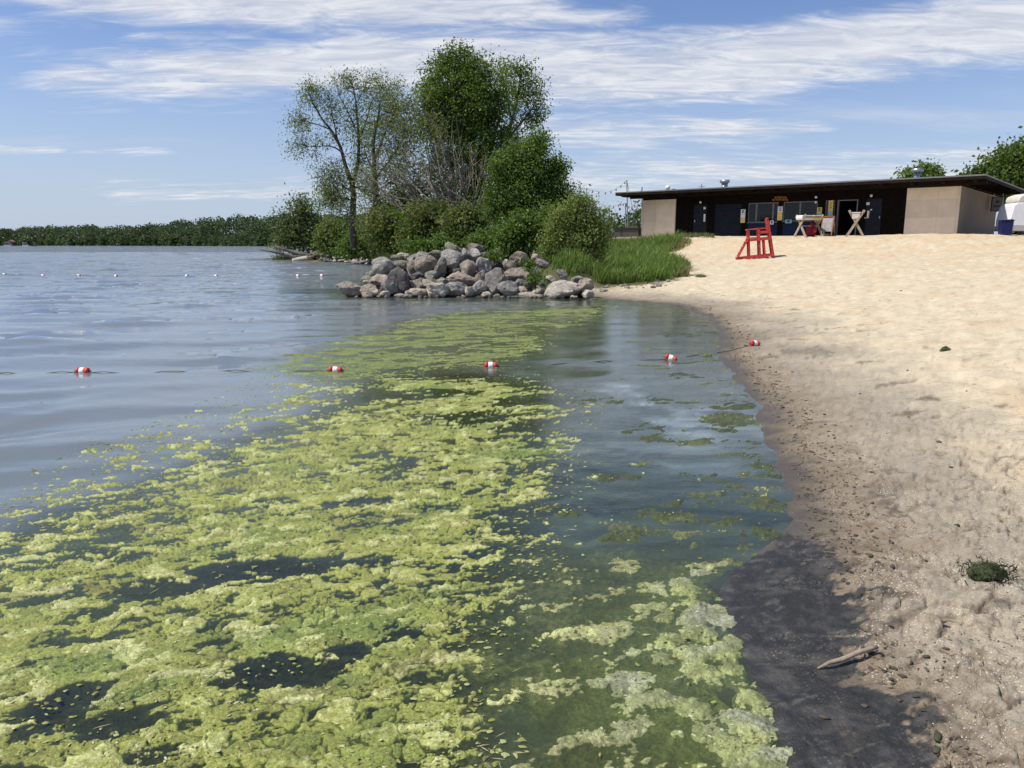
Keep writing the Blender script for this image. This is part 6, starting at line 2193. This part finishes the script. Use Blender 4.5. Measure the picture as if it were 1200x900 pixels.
# ================================================================== litter on sand and water
def litter():
    r = np.random.default_rng(5)
    # twigs and scraps on the beach
    n = 34000
    y = 2.2 + 34 * r.random(n) ** 1.7
    x = r.uniform(0, .72, n) * y
    d = sdist(x, y, LAND)
    wgt = np.exp(-np.maximum(d - .3, 0) / 1.4) * .9 + .30
    pat = fbm(x * 1.3 + .6 * y, y * 2.2 - x, 3, 81)
    ok = (d > .12) & (r.random(n) < (wgt * np.clip(.35 + 2.0 * pat, .03, 1) + .55 * np.exp(-((d - .3) / .22) ** 2))) & (sdist(x, y, MUD) < .0)
    x, y, d = x[ok], y[ok], d[ok]
    z = height(x, y)
    m = len(x)
    L = r.uniform(.004, .014, m) * (1 + .06 * y) * (1 + 1.1 * np.exp(-((d - .25) / .3) ** 2))
    twig = r.random(m) < .34
    L[twig] *= r.uniform(1.8, 4.0, twig.sum())
    W = np.where(twig, L * .05 + .0008, L * r.uniform(.22, .5, m))
    a = r.normal(R(20), .9, m)
    t = np.stack([np.cos(a), np.sin(a), r.normal(0, .12, m)], 1)
    s = np.stack([-np.sin(a), np.cos(a), r.normal(0, .12, m)], 1)
    c = np.stack([x, y, z + .002 + W * .3], 1)
    hgt = np.stack([np.zeros(m), np.zeros(m), W * .4 + .001], 1)
    v = np.stack([c - t * L[:, None] * .5, c + s * W[:, None] * .5, c + t * L[:, None] * .5, c - s * W[:, None] * .5, c + hgt], 1).reshape(-1, 3)
    i = np.arange(m)[:, None] * 5
    f = np.concatenate([i + np.array([[a_, b_, 4]]) for a_, b_ in ((0, 3), (3, 2), (2, 1), (1, 0))], 0)
    pal = np.array([(.09, .068, .045), (.06, .046, .032), (.14, .105, .07), (.045, .038, .028), (.20, .155, .105)])
    col = pal[r.integers(len(pal), size=m)]
    tag(link('beach_litter', np_mesh('beach_litter', v, f, False, np.repeat(col, 5, 0)), M_LIT), 'dark twigs and dried weed scraps strewn over the sand', 'litter', None, 'stuff')
    # pale shell chips near the mud
    n = 5200
    y = 1.9 + 4.0 * r.random(n) ** 1.4
    x = r.uniform(.3, .72, n) * y
    d = sdist(x, y, LAND)
    ok = (d > .5) & (d < 2.2) & (r.random(n) < np.clip(.15 + 1.6 * fbm(x * 2.2, y * 2.2, 3, 91), 0.03, 1)) & (sdist(x, y, MUD) < -.02)
    x, y = x[ok], y[ok]
    z = height(x, y)
    m = len(x)
    L = r.uniform(.003, .008, m)
    a = r.uniform(0, 6.28, m)
    t = np.stack([np.cos(a), np.sin(a), r.normal(0, .25, m)], 1)
    s = np.stack([-np.sin(a), np.cos(a), r.normal(0, .25, m)], 1)
    c = np.stack([x, y, z + .003], 1)
    v = np.stack([c - t * L[:, None] * .5, c + s * L[:, None] * .4, c + t * L[:, None] * .5, c - s * L[:, None] * .4, c + np.array([0, 0, .003])], 1).reshape(-1, 3)
    i = np.arange(m)[:, None] * 5
    f = np.concatenate([i + np.array([[a_, b_, 4]]) for a_, b_ in ((0, 3), (3, 2), (2, 1), (1, 0))], 0)
    pal = np.array([(.60, .54, .44), (.66, .62, .55), (.50, .42, .32)])
    tag(link('shell_chips', np_mesh('shell_chips', v, f, False, np.repeat(pal[r.integers(3, size=m)], 5, 0)), M_LIT), 'pale broken shell chips on the damp sand beside the mud', 'shells', None, 'stuff')
    # loose flakes of algae, leaf bits and stalks afloat
    n = 26000
    y = 1.9 + 17 * r.random(n) ** 1.9
    x = r.uniform(-.72, .42, n) * y
    d = -sdist(x, y, LAND)
    D_, film_, lump_, murk_, hole_, weed_ = algae_field(x, y)
    pr = .10 * murk_ + .9 * np.where((D_ > .15) & (D_ < .7), 1, 0) * (1 - .6 * film_) + .35 * hole_ * (D_ > .3) + .05 * sstep(D_, .02, .2)
    pr = pr * np.clip(.55 + 1.5 * fbm(x * 1.6, y * 3.0, 3, 95), .03, 1.2)
    ok = (d > .05) & (r.random(n) < pr)
    x, y = x[ok], y[ok]
    m = len(x)
    z = wave(x, y, wave_amp(x, y), wspace(y))
    L = r.uniform(.008, .035, m) * (1 + .02 * y)
    stalk = r.random(m) < .10
    W = L * r.uniform(.4, .8, m)
    L[stalk] *= 2.2
    W[stalk] = .0025
    a = r.normal(FL, .8, m)
    t = np.stack([np.cos(a), np.sin(a), np.zeros(m)], 1)
    s = np.stack([-np.sin(a), np.cos(a), np.zeros(m)], 1)
    c = np.stack([x, y, z + .001], 1)
    up = np.stack([np.zeros(m), np.zeros(m), .003 + .10 * W], 1)
    ring = []
    for k in range(6):
        an = k * math.pi / 3
        rr_ = r.uniform(.45, 1.3, m)
        ring.append(c + t * (L * .5 * math.cos(an) * rr_)[:, None] + s * (W * .5 * math.sin(an) * rr_)[:, None])
    v = np.stack(ring + [c + up], 1).reshape(-1, 3)
    i = np.arange(m)[:, None] * 7
    f = np.concatenate([i + np.array([[k, (k + 1) % 6, 6]]) for k in range(6)], 0)
    pal = np.array([(.24, .25, .07), (.19, .21, .05), (.30, .31, .13), (.13, .135, .04)])
    col = pal[r.integers(4, size=m)]
    col[stalk] = np.array([(.30, .25, .15)]) * r.uniform(.5, 1.3, (stalk.sum(), 1))
    tag(link('algae_flakes', np_mesh('algae_flakes', v, f, True, np.repeat(col, 7, 0)), M_LIT), 'loose flakes of algae and stalk bits scattered on the water', 'algae', None, 'stuff')


def top_flakes():
    """dry pale flakes and dark shreds lying on the thick mats"""
    r = np.random.default_rng(15)
    n = 30000
    y = 1.85 + 11 * r.random(n) ** 2.1
    x = r.uniform(-.72, .45, n) * y
    iy = np.clip(np.searchsorted(ays, y), 0, len(ays) - 1)
    ix = np.clip(((x / np.maximum(ays[iy], 1.0) - ass[0]) / (ass[1] - ass[0])).round().astype(int), 0, len(ass) - 1)
    j = iy * len(ass) + ix
    hh = h_grid[j]
    ok = (hh > 0.0015) & (r.random(n) < np.clip(.45 + 1.2 * fbm(x * 2, y * 3, 3, 161), .05, 1))
    x, y, j = ax_[j[ok]], ay_[j[ok]], j[ok]
    z = az_[j]
    m = len(x)
    L = r.uniform(.006, .020, m) * (1 + .04 * y)
    W = L * r.uniform(.3, .8, m)
    a = r.normal(FL, .9, m)
    t = np.stack([np.cos(a), np.sin(a), r.normal(0, .22, m)], 1)
    s = np.stack([-np.sin(a), np.cos(a), r.normal(0, .22, m)], 1)
    c = np.stack([x, y, z + .002], 1)
    ring = []
    for k in range(5):
        an = k * math.pi * 2 / 5
        rr_ = r.uniform(.5, 1.25, m)
        ring.append(c + t * (L * .5 * math.cos(an) * rr_)[:, None] + s * (W * .5 * math.sin(an) * rr_)[:, None])
    v = np.stack(ring + [c + np.array([0, 0, .003])], 1).reshape(-1, 3)
    i = np.arange(m)[:, None] * 6
    f = np.concatenate([i + np.array([[k, (k + 1) % 5, 5]]) for k in range(5)], 0)
    pal = np.array([(.44, .45, .20), (.34, .36, .12), (.26, .28, .07), (.11, .115, .035), (.15, .13, .05), (.40, .40, .26)])
    tag(link('mat_flakes', np_mesh('mat_flakes', v, f, False, np.repeat(pal[r.integers(6, size=m)], 6, 0)), M_LIT), 'pale dried flakes lying on the thick algae', 'algae', None, 'stuff')


def clods():
    """dark lumps of rotted weed and soil left along the waterline"""
    r = np.random.default_rng(25)
    dirs, faces = ICO2
    V, F, C, o, got = [], [], [], 0, 0
    while got < 420:
        y = 2.3 + 20 * r.random() ** 1.8
        x = r.uniform(.12, .62) * y
        d = float(sdist(np.array([x]), np.array([y]), LAND)[0])
        md = float(sdist(np.array([x]), np.array([y]), MUD)[0])
        k = math.exp(-((d - .35) / .25) ** 2) * (md < .01) + .10 * math.exp(-((md + .03) / .05) ** 2) + .015
        if d < .08 or r.random() > k:
            continue
        s = r.uniform(.003, .011) * (1 + .07 * y)
        sc = np.array([s * r.uniform(.8, 2.2), s * r.uniform(.6, 1.1), s * r.uniform(.35, .7)])
        p = dirs * sc * r.uniform(.7, 1.3, (len(dirs), 1))
        a = r.uniform(0, 6.28)
        p = np.stack([p[:, 0] * math.cos(a) - p[:, 1] * math.sin(a), p[:, 0] * math.sin(a) + p[:, 1] * math.cos(a), p[:, 2]], 1)
        V.append(p + np.array([x, y, hz(x, y) + sc[2] * .3]))
        F.append(faces + o)
        C.append(np.tile(np.array([(.07, .055, .04), (.045, .04, .032), (.10, .08, .055), (.05, .055, .03)][r.integers(4)]), (len(dirs), 1)))
        o += len(dirs)
        got += 1
    tag(link('wrack_clods', np_mesh('wrack_clods', np.concatenate(V), np.concatenate(F), True, np.concatenate(C)), M_LIT), 'dark lumps of rotted weed along the waterline', 'litter', None, 'stuff')


def lit_mat():
    m, T = new_mat('litter')
    out = T.n('ShaderNodeOutputMaterial')
    b = T.n('ShaderNodeBsdfPrincipled')
    T.t.links.new(b.outputs[0], out.inputs[0])
    T.set(b.inputs['Base Color'], T.n('ShaderNodeAttribute', attribute_name='Col').outputs[0])
    b.inputs['Roughness'].default_value = .7
    b.inputs['Specular IOR Level'].default_value = .3
    return m


M_LIT = lit_mat()
litter()
top_flakes()
clods()
